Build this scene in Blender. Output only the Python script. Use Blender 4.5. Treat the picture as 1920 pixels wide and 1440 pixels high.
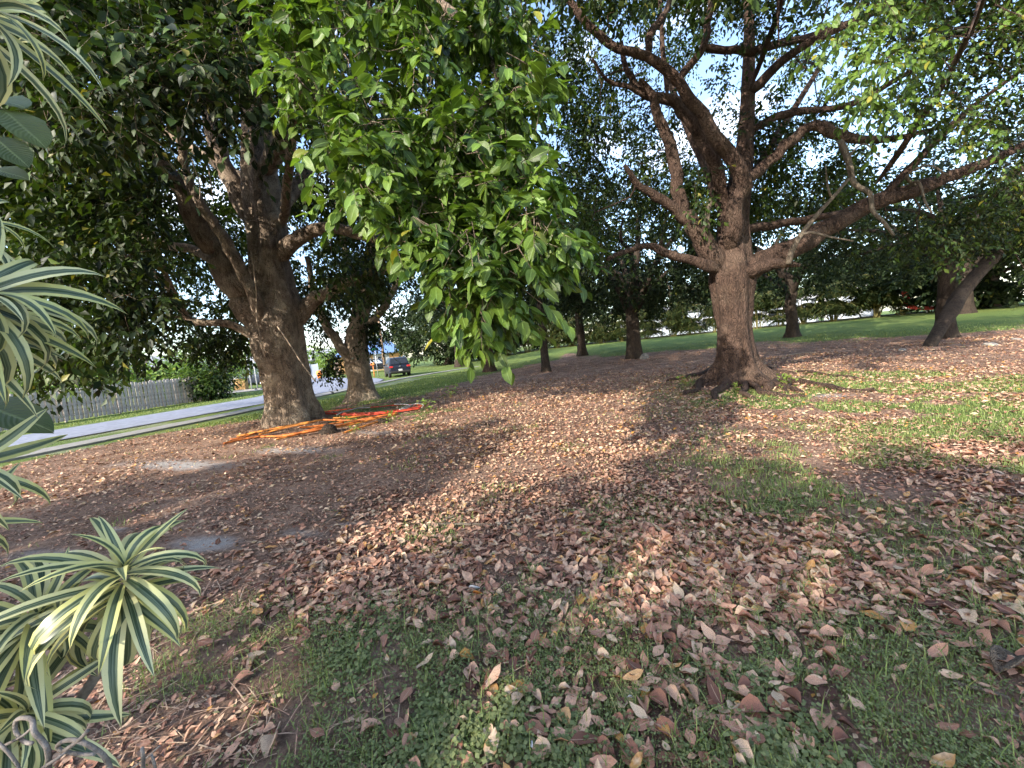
import bpy, bmesh, math, random
import numpy as np
from mathutils import Vector, Matrix, Euler

for _o in list(bpy.data.objects):
    bpy.data.objects.remove(_o, do_unlink=True)
scene = bpy.context.scene
C = scene.collection
rng = np.random.default_rng(11)
random.seed(5)

# ------------------------------------------------------------------ camera, sky, sun, exposure
F, EYE = 721.0, 1.55
PITCH, ROLL = math.radians(5.4), math.radians(5.6)
cam_data = bpy.data.cameras.new('camera')
cam = bpy.data.objects.new('camera', cam_data)
C.objects.link(cam)
cam_data.sensor_width = 36.0
cam_data.lens = 36.0 * F / 1920.0
cam_data.clip_start, cam_data.clip_end = 0.05, 3000.0
CAM_M = (Matrix.Rotation(math.pi / 2 - PITCH, 3, 'X') @ Matrix.Rotation(-ROLL, 3, 'Z'))
cam.matrix_world = Matrix.Translation((0, 0, EYE)) @ CAM_M.to_4x4()
scene.camera = cam

SUN_DIR = Vector((-0.60, -0.65, 0.435)).normalized()      # towards the sun
world = bpy.data.worlds.new('World')
scene.world = world
world.use_nodes = True
wn = world.node_tree
wn.nodes.clear()
w_out = wn.nodes.new('ShaderNodeOutputWorld')
w_bg = wn.nodes.new('ShaderNodeBackground')
w_sky = wn.nodes.new('ShaderNodeTexSky')
w_sky.sky_type = 'NISHITA'
w_sky.sun_disc = False
w_sky.sun_elevation = math.asin(SUN_DIR.z)
w_sky.sun_rotation = math.atan2(SUN_DIR.x, SUN_DIR.y)
w_sky.air_density, w_sky.dust_density, w_sky.ozone_density = 1.0, 1.2, 1.0
w_bg.inputs['Strength'].default_value = 0.15
w_tc = wn.nodes.new('ShaderNodeTexCoord')
w_map = wn.nodes.new('ShaderNodeMapping')
w_map.inputs['Scale'].default_value = (1.0, 1.0, 2.6)
w_noise = wn.nodes.new('ShaderNodeTexNoise')
w_noise.inputs['Scale'].default_value = 2.6
w_noise.inputs['Detail'].default_value = 7.0
w_ramp = wn.nodes.new('ShaderNodeValToRGB')
w_ramp.color_ramp.elements[0].position, w_ramp.color_ramp.elements[1].position = 0.56, 0.80
w_mix = wn.nodes.new('ShaderNodeMix')
w_mix.data_type = 'RGBA'
w_mix.inputs[7].default_value = (9.0, 9.3, 9.8, 1)
wn.links.new(w_tc.outputs['Generated'], w_map.inputs['Vector'])
wn.links.new(w_map.outputs['Vector'], w_noise.inputs['Vector'])
wn.links.new(w_noise.outputs['Fac'], w_ramp.inputs['Fac'])
wn.links.new(w_ramp.outputs['Color'], w_mix.inputs[0])
wn.links.new(w_sky.outputs['Color'], w_mix.inputs[6])
wn.links.new(w_mix.outputs[2], w_bg.inputs['Color'])
wn.links.new(w_bg.outputs['Background'], w_out.inputs['Surface'])

sun_data = bpy.data.lights.new('sun', 'SUN')
sun_data.energy = 2.9
sun_data.angle = math.radians(0.53)
sun_data.color = (1.0, 0.92, 0.79)
sun = bpy.data.objects.new('sun', sun_data)
C.objects.link(sun)
sun.rotation_euler = SUN_DIR.to_track_quat('Z', 'Y').to_euler()
scene.view_settings.view_transform = 'Standard'
scene.view_settings.look = 'None'
scene.view_settings.exposure = 1.85
scene.view_settings.gamma = 1.0
scene.view_settings.use_curve_mapping = False
scene.render.engine = 'CYCLES'
scene.cycles.max_bounces = 5
scene.cycles.diffuse_bounces = 3
scene.cycles.transmission_bounces = 4
scene.cycles.transparent_max_bounces = 6
scene.cycles.use_denoising = True
scene.cycles.use_adaptive_sampling = True
scene.cycles.adaptive_threshold = 0.025

# ------------------------------------------------------------------ maths helpers
RM = np.array(CAM_M)

def ray(px, py):
    return RM @ np.array([(px - 960) / F, -(py - 720) / F, -1.0])

def project(P):
    """world points (n,3) -> photograph pixels (n,2) and depth; only used to look up ground cover and to pick near leaves"""
    v = (np.asarray(P, float) - np.array([0, 0, EYE])) @ RM
    d = np.maximum(-v[:, 2], 1e-3)
    return 960 + F * v[:, 0] / d, 720 - F * v[:, 1] / d, -v[:, 2]

def at(px, py, Y):
    d = ray(px, py)
    return d * (Y / d[1]) + np.array([0, 0, EYE])

def smooth(a, b, x):
    t = np.clip((np.asarray(x, float) - a) / (b - a), 0, 1)
    return t * t * (3 - 2 * t)

def _hash(ix, iy, iz, seed):
    h = (ix * 374761393 + iy * 668265263 + iz * 2147483647 + seed * 1274126177) & 0xFFFFFFFF
    h = ((h ^ (h >> 13)) * 1274126177) & 0xFFFFFFFF
    h = (h ^ (h >> 16)) & 0xFFFFFFFF
    return h.astype(np.float64) / 4294967295.0

def noise3(x, y, z, seed=0):
    x, y, z = [np.asarray(a, float) for a in np.broadcast_arrays(x, y, z)]
    ix, iy, iz = [np.floor(a).astype(np.int64) for a in (x, y, z)]
    fx, fy, fz = x - ix, y - iy, z - iz
    fx, fy, fz = [f * f * (3 - 2 * f) for f in (fx, fy, fz)]
    r = 0
    for a in (0, 1):
        for b in (0, 1):
            for c in (0, 1):
                w = (fx if a else 1 - fx) * (fy if b else 1 - fy) * (fz if c else 1 - fz)
                r = r + w * _hash(ix + a, iy + b, iz + c, seed)
    return r

def n2(x, y, s, seed=0):
    return noise3(np.asarray(x) / s, np.asarray(y) / s, 0.5, seed)

def fbm2(x, y, s, seed=0):
    return (n2(x, y, s, seed) + .5 * n2(x, y, s / 2, seed + 1) + .25 * n2(x, y, s / 4, seed + 2)) / 1.75

def gz(x, y):
    """height of the ground: level, rising gently into the lawn at the back right"""
    x, y = np.asarray(x, float), np.asarray(y, float)
    s = 0.45 * x + 0.9 * y
    z = 0.95 * smooth(20, 62, s) * smooth(-9, 8, x)
    near = 1 - smooth(14, 30, np.hypot(x, y))
    z = z + near * (0.05 * (n2(x, y, 1.9, 3) - .5) + 0.022 * (n2(x, y, .35, 4) - .5))
    # slight mounds round the two big trunks
    z = z + 0.16 * np.exp(-((x + 6.4) ** 2 + (y - 11.1) ** 2) / 2.2) + 0.12 * np.exp(-((x - 6.1) ** 2 + (y - 10.5) ** 2) / 2.0)
    return z

def gnd(px, py, lift=0.0):
    d = ray(px, py)
    lo, hi = 0.3, 400.0
    ts = np.concatenate([np.linspace(.5, 20, 400), np.geomspace(20.02, 300, 600)])
    P = d[None, :] * ts[:, None] + np.array([0, 0, EYE])
    below = P[:, 2] < gz(P[:, 0], P[:, 1])
    k = int(np.argmax(below)) if below.any() else len(ts) - 1
    lo, hi = ts[max(k - 1, 0)], ts[k]
    for _ in range(30):
        m = (lo + hi) / 2
        p = d * m + np.array([0, 0, EYE])
        if p[2] < gz(p[0], p[1]): hi = m
        else: lo = m
    p = d * lo + np.array([0, 0, EYE])
    return np.array([p[0], p[1], float(gz(p[0], p[1])) + lift])

def unit(v):
    v = np.asarray(v, float)
    return v / np.maximum(np.linalg.norm(v, axis=-1, keepdims=True), 1e-9)

def in_poly(px, py, poly):
    px, py = np.asarray(px), np.asarray(py)
    r = np.zeros(px.shape, bool)
    n = len(poly)
    for i in range(n):
        x0, y0 = poly[i]
        x1, y1 = poly[(i + 1) % n]
        c = ((y0 > py) != (y1 > py))
        with np.errstate(divide='ignore', invalid='ignore'):
            xi = x0 + (py - y0) * (x1 - x0) / (y1 - y0 if y1 != y0 else 1e-9)
        r ^= c & (px < xi)
    return r

# ------------------------------------------------------------------ object helpers
def link(o, parent=None):
    C.objects.link(o)
    if parent is not None: o.parent = parent
    return o

def tag(o, label=None, cat=None, group=None, kind=None):
    if label: o['label'] = label
    if cat: o['category'] = cat
    if group: o['group'] = group
    if kind: o['kind'] = kind
    return o

def empty(name, loc=(0, 0, 0), rz=0.0):
    o = bpy.data.objects.new(name, None)
    o.empty_display_size = 0.2
    o.location = loc
    o.rotation_euler = (0, 0, rz)
    return link(o)

def np_mesh(name, V, Fc, mat=None, tint=None, uv=None, smooth_shade=False):
    V = np.ascontiguousarray(V, np.float32)
    Fc = np.ascontiguousarray(Fc, np.int32)
    k = Fc.shape[1]
    me = bpy.data.meshes.new(name)
    me.vertices.add(len(V))
    me.vertices.foreach_set('co', V.ravel())
    me.loops.add(Fc.size)
    me.loops.foreach_set('vertex_index', Fc.ravel())
    me.polygons.add(len(Fc))
    me.polygons.foreach_set('loop_start', np.arange(0, Fc.size, k, dtype=np.int32))
    if smooth_shade:
        me.polygons.foreach_set('use_smooth', np.ones(len(Fc), bool))
    if tint is not None:
        a = me.attributes.new('tint', 'FLOAT_VECTOR', 'POINT')
        a.data.foreach_set('vector', np.ascontiguousarray(tint, np.float32).ravel())
    if uv is not None:
        l = me.uv_layers.new(name='UVMap')
        l.data.foreach_set('uv', np.ascontiguousarray(np.asarray(uv, np.float32)[Fc.ravel()]).ravel())
    me.update(calc_edges=True)
    if mat is not None: me.materials.append(mat)
    return me

def np_obj(name, V, Fc, mat, parent=None, **kw):
    return link(bpy.data.objects.new(name, np_mesh(name, V, Fc, mat, **kw)), parent)

class MB:
    """collects plain shapes for one mesh"""
    def __init__(self): self.v, self.f = [], []
    def add(self, V, Fc):
        o = len(self.v)
        self.v += [tuple(map(float, p)) for p in V]
        self.f += [tuple(int(i) + o for i in f) for f in Fc]
        return self
    def box(self, c, s, rz=0.0, taper=1.0):
        cx, cy, cz = c
        hx, hy, hz = s[0] / 2, s[1] / 2, s[2] / 2
        V = []
        for dz, t in ((-hz, 1), (hz, taper)):
            for dx, dy in ((-hx, -hy), (hx, -hy), (hx, hy), (-hx, hy)):
                x, y = dx * t, dy * t
                V.append((cx + x * math.cos(rz) - y * math.sin(rz), cy + x * math.sin(rz) + y * math.cos(rz), cz + dz))
        return self.add(V, [(3, 2, 1, 0), (4, 5, 6, 7), (0, 1, 5, 4), (1, 2, 6, 5), (2, 3, 7, 6), (3, 0, 4, 7)])
    def tube(self, pts, rad, sides=8, cap=True):
        V, Fc = tube(pts, rad, sides)
        self.add(V, Fc)
        if cap:
            o = len(self.v) - len(V)
            self.f.append(tuple(o + i for i in range(sides))[::-1])
            self.f.append(tuple(len(self.v) - sides + i for i in range(sides)))
        return self
    def prism(self, poly, axis, a, b):
        """poly of 2-D points extruded along axis (0,1,2) from a to b"""
        V = []
        for t in (a, b):
            for p, q in poly:
                c = [p, q]
                c.insert(axis, t)
                V.append(c)
        n = len(poly)
        Fc = [tuple(range(n))[::-1], tuple(range(n, 2 * n))]
        Fc += [(i, (i + 1) % n, n + (i + 1) % n, n + i) for i in range(n)]
        return self.add(V, Fc)
    def mesh(self, name, mat, bevel=0.0, smooth_shade=False):
        me = bpy.data.meshes.new(name)
        me.from_pydata(self.v, [], self.f)
        bm = bmesh.new()
        bm.from_mesh(me)
        bmesh.ops.recalc_face_normals(bm, faces=bm.faces)
        if bevel:
            es = [e for e in bm.edges if len(e.link_faces) == 2 and e.calc_face_angle(0) > 0.5]
            bmesh.ops.bevel(bm, geom=es, offset=bevel, segments=2, affect='EDGES', profile=.6)
        if smooth_shade:
            for f in bm.faces: f.smooth = True
        bm.to_mesh(me)
        bm.free()
        me.materials.append(mat)
        return me
    def build(self, name, mat, parent=None, bevel=0.0, smooth_shade=False):
        return link(bpy.data.objects.new(name, self.mesh(name, mat, bevel, smooth_shade)), parent)

def frames(T):
    """rotation-minimising frames along a polyline of tangents"""
    n = len(T)
    U = np.zeros_like(T)
    ref = np.array([1, 0, 0.]) if abs(T[0][0]) < .8 else np.array([0, 1, 0.])
    u = unit(ref - T[0] * np.dot(ref, T[0]))
    for i in range(n):
        u = unit(u - T[i] * np.dot(u, T[i]))
        U[i] = u
    return U, np.cross(T, U)

def tube(pts, rad, sides=8, mod=None):
    P = np.asarray(pts, float)
    R = np.broadcast_to(np.asarray(rad, float), (len(P),))
    T = unit(np.gradient(P, axis=0))
    U, W = frames(T)
    th = np.linspace(0, 2 * np.pi, sides, endpoint=False)
    rr = np.broadcast_to(R[:, None], (len(P), sides)).copy()
    if mod is not None: rr = rr * mod(P, th)
    V = P[:, None, :] + rr[:, :, None] * (np.cos(th)[None, :, None] * U[:, None, :] + np.sin(th)[None, :, None] * W[:, None, :])
    n = len(P)
    i = np.arange(n - 1)[:, None] * sides
    j = np.arange(sides)[None, :]
    j2 = (j + 1) % sides
    Fc = np.stack([i + j, i + j2, i + sides + j2, i + sides + j], -1).reshape(-1, 4)
    return V.reshape(-1, 3), Fc

def catmull(P, k=4):
    P = np.asarray(P, float)
    if len(P) < 3:
        t = np.linspace(0, 1, k * 2)[:, None]
        return P[0] * (1 - t) + P[-1] * t
    Q = np.vstack([2 * P[0] - P[1], P, 2 * P[-1] - P[-2]])
    out = []
    for i in range(1, len(Q) - 2):
        for t in np.linspace(0, 1, k, endpoint=False):
            a, b, c, d = Q[i - 1], Q[i], Q[i + 1], Q[i + 2]
            out.append(.5 * ((2 * b) + (c - a) * t + (2 * a - 5 * b + 4 * c - d) * t * t + (3 * b - a - 3 * c + d) * t ** 3))
    out.append(P[-1])
    return np.array(out)

class Quads:
    """gathers many quad meshes quickly"""
    def __init__(self): self.V, self.F, self.n = [], [], 0
    def add(self, V, Fc):
        self.V.append(V)
        self.F.append(Fc + self.n)
        self.n += len(V)
    def build(self, name, mat, parent=None, smooth_shade=True):
        if not self.V: return None
        return np_obj(name, np.vstack(self.V), np.vstack(self.F), mat, parent, smooth_shade=smooth_shade)

# ------------------------------------------------------------------ materials
def new_mat(name):
    m = bpy.data.materials.new(name)
    m.use_nodes = True
    nt = m.node_tree
    nt.nodes.clear()
    out = nt.nodes.new('ShaderNodeOutputMaterial')
    b = nt.nodes.new('ShaderNodeBsdfPrincipled')
    nt.links.new(b.outputs[0], out.inputs[0])
    return m, nt, b, out

def N(nt, t, **kw):
    n = nt.nodes.new('ShaderNode' + t)
    for k, v in kw.items(): setattr(n, k, v)
    return n

def mixc(nt, fac, a, b, mode='MIX'):
    m = N(nt, 'Mix', data_type='RGBA', blend_type=mode)
    for sock, v in ((m.inputs[0], fac), (m.inputs[6], a), (m.inputs[7], b)):
        if hasattr(v, 'type'): nt.links.new(v, sock)
        elif isinstance(v, (int, float)): sock.default_value = v
        else: sock.default_value = (*v, 1)
    return m.outputs[2]

def ramp(nt, sock, p0, p1):
    r = N(nt, 'MapRange')
    r.inputs[1].default_value, r.inputs[2].default_value = p0, p1
    r.interpolation_type = 'SMOOTHSTEP'
    nt.links.new(sock, r.inputs[0])
    return r.outputs[0]

def noise_node(nt, scale, detail=4, vec=None, rough=.55):
    n = N(nt, 'TexNoise')
    n.inputs['Scale'].default_value, n.inputs['Detail'].default_value = scale, detail
    n.inputs['Roughness'].default_value = rough
    if vec is not None: nt.links.new(vec, n.inputs['Vector'])
    return n.outputs[0]

def coords(nt, scale=(1, 1, 1), kind='Object'):
    tc = N(nt, 'TexCoord')
    mp = N(nt, 'Mapping')
    mp.inputs['Scale'].default_value = scale
    nt.links.new(tc.outputs[kind], mp.inputs[0])
    return mp.outputs[0]

def bump(nt, b, h, strength, dist):
    n = N(nt, 'Bump')
    n.inputs['Strength'].default_value, n.inputs['Distance'].default_value = strength, dist
    nt.links.new(h, n.inputs['Height'])
    nt.links.new(n.outputs[0], b.inputs['Normal'])

def plain(name, col, rough=.6, metal=0.0, var=.25, scale=6.0, spec=.4, bump_s=0.0):
    m, nt, b, out = new_mat(name)
    v = coords(nt)
    n = noise_node(nt, scale, 5, v)
    c = mixc(nt, ramp(nt, n, .3, .7), tuple(x * (1 - var) for x in col), tuple(min(1, x * (1 + var * .6)) for x in col))
    nt.links.new(c, b.inputs['Base Color'])
    b.inputs['Roughness'].default_value, b.inputs['Metallic'].default_value = rough, metal
    b.inputs['Specular IOR Level'].default_value = spec
    if bump_s: bump(nt, b, noise_node(nt, scale * 6, 4, v), bump_s, .01)
    return m

def leaf_mat(name, dark, light, yellow, trans=.35, rough=.42, uvrib=True, spec=.45):
    m, nt, b, out = new_mat(name)
    a = N(nt, 'Attribute', attribute_name='tint')
    s = N(nt, 'SeparateXYZ')
    nt.links.new(a.outputs['Vector'], s.inputs[0])
    c = mixc(nt, s.outputs[0], dark, light)
    c = mixc(nt, s.outputs[1], c, yellow)
    if uvrib:
        uv = N(nt, 'UVMap')
        su = N(nt, 'SeparateXYZ')
        nt.links.new(uv.outputs[0], su.inputs[0])
        ab = N(nt, 'Math', operation='SUBTRACT')
        ab.inputs[1].default_value = .5
        nt.links.new(su.outputs[0], ab.inputs[0])
        ab2 = N(nt, 'Math', operation='ABSOLUTE')
        nt.links.new(ab.outputs[0], ab2.inputs[0])
        rib = N(nt, 'MapRange')
        rib.inputs[1].default_value, rib.inputs[2].default_value, rib.inputs[3].default_value, rib.inputs[4].default_value = .015, .05, .55, 0
        nt.links.new(ab2.outputs[0], rib.inputs[0])
        c = mixc(nt, rib.outputs[0], c, tuple(min(1, x * 1.5 + .06) for x in light))
        # side veins
        w = N(nt, 'TexWave', wave_type='BANDS', bands_direction='Y')
        w.inputs['Scale'].default_value = 5.0
        add = N(nt, 'Math', operation='MULTIPLY_ADD')
        add.inputs[1].default_value = -.55
        nt.links.new(ab2.outputs[0], add.inputs[0])
        nt.links.new(su.outputs[1], add.inputs[2])
        cv = N(nt, 'CombineXYZ')
        nt.links.new(add.outputs[0], cv.inputs[1])
        nt.links.new(cv.outputs[0], w.inputs['Vector'])
        bump(nt, b, w.outputs[0], .25, .004)
    nt.links.new(c, b.inputs['Base Color'])
    b.inputs['Roughness'].default_value = rough
    b.inputs['Specular IOR Level'].default_value = spec
    if trans:
        t = N(nt, 'BsdfTranslucent')
        tc = mixc(nt, 1.0, c, (1.45, 1.5, .55), 'MULTIPLY')
        nt.links.new(tc, t.inputs[0])
        ms = N(nt, 'MixShader')
        ms.inputs[0].default_value = trans
        nt.links.new(b.outputs[0], ms.inputs[1])
        nt.links.new(t.outputs[0], ms.inputs[2])
        nt.links.new(ms.outputs[0], out.inputs[0])
    return m

def bark_mat(name, dark, mid, light, lichen=.35, scale=1.0):
    m, nt, b, out = new_mat(name)
    v = coords(nt, (1, 1, .40))
    v1 = coords(nt)
    big = noise_node(nt, 1.6 * scale, 5, v1)
    fis = noise_node(nt, 9 * scale, 8, v, .65)
    fine = noise_node(nt, 46 * scale, 6, v1, .7)
    vor = N(nt, 'TexVoronoi', feature='DISTANCE_TO_EDGE')
    vor.inputs['Scale'].default_value = 13 * scale
    wv = N(nt, 'VectorMath', operation='MULTIPLY_ADD')
    nz = N(nt, 'TexNoise')
    nz.inputs['Scale'].default_value = 5 * scale
    nt.links.new(v, nz.inputs['Vector'])
    wv.inputs[1].default_value = (.5, .5, .5)
    nt.links.new(nz.outputs[1], wv.inputs[0])
    nt.links.new(v, wv.inputs[2])
    nt.links.new(wv.outputs[0], vor.inputs['Vector'])
    c = mixc(nt, ramp(nt, fis, .36, .62), dark, mid)
    lf = N(nt, 'Math', operation='MULTIPLY')
    nt.links.new(ramp(nt, big, .46, .66), lf.inputs[0])
    lf.inputs[1].default_value = lichen
    c = mixc(nt, lf.outputs[0], c, light)
    c = mixc(nt, .45, c, mixc(nt, ramp(nt, fine, .3, .7), tuple(x * .5 for x in dark), tuple(min(1, x * 1.35) for x in mid)))
    crk = N(nt, 'Math', operation='MULTIPLY')
    nt.links.new(ramp(nt, vor.outputs[0], .05, 0.0), crk.inputs[0])
    nt.links.new(ramp(nt, noise_node(nt, 3.1 * scale, 4, v1), .42, .66), crk.inputs[1])
    c = mixc(nt, crk.outputs[0], c, tuple(x * .6 for x in dark))
    nt.links.new(c, b.inputs['Base Color'])
    b.inputs['Roughness'].default_value = .9
    b.inputs['Specular IOR Level'].default_value = .2
    h = N(nt, 'Math', operation='ADD')
    e = N(nt, 'Math', operation='MULTIPLY')
    e.inputs[1].default_value = .35
    nt.links.new(ramp(nt, vor.outputs[0], 0.0, .2), e.inputs[0])
    nt.links.new(e.outputs[0], h.inputs[0])
    nt.links.new(fis, h.inputs[1])
    h2 = N(nt, 'Math', operation='MULTIPLY_ADD')
    h2.inputs[1].default_value = .35
    nt.links.new(fine, h2.inputs[0])
    nt.links.new(h.outputs[0], h2.inputs[2])
    bump(nt, b, h2.outputs[0], 1.0, .06)
    return m

M = {}
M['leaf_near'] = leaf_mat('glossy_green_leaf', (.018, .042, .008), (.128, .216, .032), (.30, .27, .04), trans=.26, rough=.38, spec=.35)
M['leaf_mid'] = leaf_mat('canopy_leaf', (.007, .015, .005), (.062, .112, .019), (.22, .20, .04), trans=.20, rough=.5, uvrib=False, spec=.25)  # crown leaf darkened: shade inside the canopy is put into its colour
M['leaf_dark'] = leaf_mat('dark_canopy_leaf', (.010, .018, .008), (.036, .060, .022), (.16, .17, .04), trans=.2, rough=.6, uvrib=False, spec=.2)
M['leaf_bright'] = leaf_mat('bright_shrub_leaf', (.07, .14, .03), (.2, .3, .06), (.45, .42, .1), trans=.35, rough=.5, uvrib=False)
M['leaf_fallen'] = None
M['bark_a'] = bark_mat('grey_brown_bark', (.055, .040, .030), (.28, .210, .155), (.52, .43, .32), 1.0)
M['bark_b'] = bark_mat('red_brown_bark', (.022, .014, .011), (.105, .066, .050), (.18, .128, .096), .6)
M['bark_c'] = bark_mat('dark_bark', (.02, .015, .012), (.075, .055, .042), (.14, .11, .085), .4, 1.2)
M['bark_pale'] = bark_mat('pale_dead_wood', (.17, .13, .1), (.32, .26, .2), (.44, .38, .3), .5, 2.5)

# ground: soil, grass and pale sand mixed by attributes that follow the cover and painted sun patches
m, nt, b, out = new_mat('park_ground')
at_ = N(nt, 'Attribute', attribute_name='tint')
sp = N(nt, 'SeparateXYZ')
nt.links.new(at_.outputs['Vector'], sp.inputs[0])
v = coords(nt)
nb, nf, nff = noise_node(nt, 1.3, 6, v), noise_node(nt, 22, 8, v, .7), noise_node(nt, 110, 6, v, .75)
soil = mixc(nt, ramp(nt, nf, .33, .66), (.085, .050, .037), (.42, .265, .185))
soil = mixc(nt, ramp(nt, nff, .52, .70), soil, (.60, .42, .31))
soil = mixc(nt, .5, soil, mixc(nt, ramp(nt, nb, .38, .66), (.14, .088, .065), (.42, .28, .205)))
green = mixc(nt, ramp(nt, nf, .3, .7), (.065, .105, .028), (.16, .22, .06))
green = mixc(nt, ramp(nt, noise_node(nt, .5, 5, v), .42, .65), green, (.15, .19, .05))
gf = N(nt, 'Math', operation='MULTIPLY_ADD')
gf.inputs[1].default_value = .5
nt.links.new(nf, gf.inputs[0])
nt.links.new(sp.outputs[0], gf.inputs[2])
c = mixc(nt, ramp(nt, gf.outputs[0], .55, .85), soil, green)
sand_sun = mixc(nt, ramp(nt, nff, .35, .65), (.28, .26, .25), (.56, .53, .51))
sf = N(nt, 'Math', operation='MULTIPLY_ADD')
sf.inputs[1].default_value = .5
nt.links.new(nf, sf.inputs[0])
nt.links.new(sp.outputs[1], sf.inputs[2])
sfm = N(nt, 'Math', operation='MULTIPLY')
sfm.inputs[1].default_value = .95
nt.links.new(ramp(nt, sf.outputs[0], .62, 1.25), sfm.inputs[0])
c = mixc(nt, sfm.outputs[0], c, sand_sun)
nt.links.new(c, b.inputs['Base Color'])
b.inputs['Roughness'].default_value = .95
b.inputs['Specular IOR Level'].default_value = .15
hh = N(nt, 'Math', operation='ADD')
nt.links.new(nf, hh.inputs[0])
nt.links.new(nff, hh.inputs[1])
bump(nt, b, hh.outputs[0], 1.0, .025)
M['ground'] = m

# fallen leaf: colour from the tint attribute (a warm palette), veins from the uv
m, nt, b, out = new_mat('fallen_leaf')
a = N(nt, 'Attribute', attribute_name='tint')
s = N(nt, 'SeparateXYZ')
nt.links.new(a.outputs['Vector'], s.inputs[0])
cr = N(nt, 'ValToRGB')
els = cr.color_ramp.elements
stops = [(0.0, (.065, .030, .022)), (.2, (.27, .115, .072)), (.45, (.54, .295, .195)), (.66, (.60, .39, .265)), (.82, (.64, .48, .32)), (.92, (.50, .23, .04)), (1.0, (.40, .36, .16))]
els[0].position, els[0].color = 0, (*stops[0][1], 1)
els[1].position, els[1].color = 1, (*stops[-1][1], 1)
for p_, c_ in stops[1:-1]:
    e = els.new(p_)
    e.color = (*c_, 1)
nt.links.new(s.outputs[0], cr.inputs[0])
v = coords(nt, kind='Object')
c = mixc(nt, ramp(nt, noise_node(nt, 38, 5, v), .35, .75), cr.outputs[0], mixc(nt, .65, cr.outputs[0], (.06, .03, .022)))
uv = N(nt, 'UVMap')
su = N(nt, 'SeparateXYZ')
nt.links.new(uv.outputs[0], su.inputs[0])
d1 = N(nt, 'Math', operation='SUBTRACT')
d1.inputs[1].default_value = .5
nt.links.new(su.outputs[0], d1.inputs[0])
d2 = N(nt, 'Math', operation='ABSOLUTE')
nt.links.new(d1.outputs[0], d2.inputs[0])
rb = N(nt, 'MapRange')
rb.inputs[1].default_value, rb.inputs[2].default_value, rb.inputs[3].default_value, rb.inputs[4].default_value = .012, .045, .55, 0
nt.links.new(d2.outputs[0], rb.inputs[0])
c = mixc(nt, rb.outputs[0], c, (.5, .36, .25))
nt.links.new(c, b.inputs['Base Color'])
b.inputs['Roughness'].default_value = .62
b.inputs['Specular IOR Level'].default_value = .3
M['leaf_fallen'] = m
M['grass'] = leaf_mat('grass_blade', (.085, .135, .040), (.24, .31, .095), (.42, .38, .18), trans=.25, rough=.6, uvrib=False, spec=.25)
M['weed'] = leaf_mat('clover_leaf', (.095, .120, .050), (.26, .30, .125), (.34, .29, .13), trans=.25, rough=.55, uvrib=False, spec=.3)

# striped dracaena leaf
m, nt, b, out = new_mat('striped_leaf')
uv = N(nt, 'UVMap')
su = N(nt, 'SeparateXYZ')
nt.links.new(uv.outputs[0], su.inputs[0])
d1 = N(nt, 'Math', operation='SUBTRACT')
d1.inputs[1].default_value = .5
nt.links.new(su.outputs[0], d1.inputs[0])
d2 = N(nt, 'Math', operation='ABSOLUTE')
nt.links.new(d1.outputs[0], d2.inputs[0])
vv = N(nt, 'Mapping')
vv.inputs['Scale'].default_value = (14, 1.2, 1)
nt.links.new(uv.outputs[0], vv.inputs[0])
oi = N(nt, 'ObjectInfo')
st = N(nt, 'TexNoise')
st.noise_dimensions = '4D'
st.inputs['Scale'].default_value = 1.0
nt.links.new(vv.outputs[0], st.inputs['Vector'])
mul = N(nt, 'Math', operation='MULTIPLY')
mul.inputs[1].default_value = 50
nt.links.new(oi.outputs['Random'], mul.inputs[0])
nt.links.new(mul.outputs[0], st.inputs['W'])
gr = mixc(nt, ramp(nt, st.outputs[0], .38, .62), (.035, .065, .032), (.16, .20, .125))
cream = mixc(nt, oi.outputs['Random'], (.66, .64, .36), (.56, .55, .20))
jit = N(nt, 'Math', operation='MULTIPLY_ADD')
jit.inputs[1].default_value = .08
nt.links.new(st.outputs[0], jit.inputs[0])
nt.links.new(d2.outputs[0], jit.inputs[2])
c = mixc(nt, ramp(nt, jit.outputs[0], .235, .275), gr, cream)
tipn = N(nt, 'Math', operation='ADD')
nt.links.new(su.outputs[1], tipn.inputs[0])
mtip = N(nt, 'Math', operation='MULTIPLY')
mtip.inputs[1].default_value = .10
nt.links.new(st.outputs[0], mtip.inputs[0])
nt.links.new(mtip.outputs[0], tipn.inputs[1])
c = mixc(nt, ramp(nt, tipn.outputs[0], 1.005, 1.05), c, (.25, .16, .07))
c = mixc(nt, ramp(nt, noise_node(nt, 2.2, 5, coords(nt, (6, 30, 1), 'UV')), .60, .74), c, mixc(nt, .45, c, (.20, .16, .08)))
nt.links.new(c, b.inputs['Base Color'])
b.inputs['Roughness'].default_value = .38
t = N(nt, 'BsdfTranslucent')
nt.links.new(c, t.inputs[0])
ms = N(nt, 'MixShader')
ms.inputs[0].default_value = .22
nt.links.new(b.outputs[0], ms.inputs[1])
nt.links.new(t.outputs[0], ms.inputs[2])
nt.links.new(ms.outputs[0], out.inputs[0])
M['striped'] = m

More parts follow.
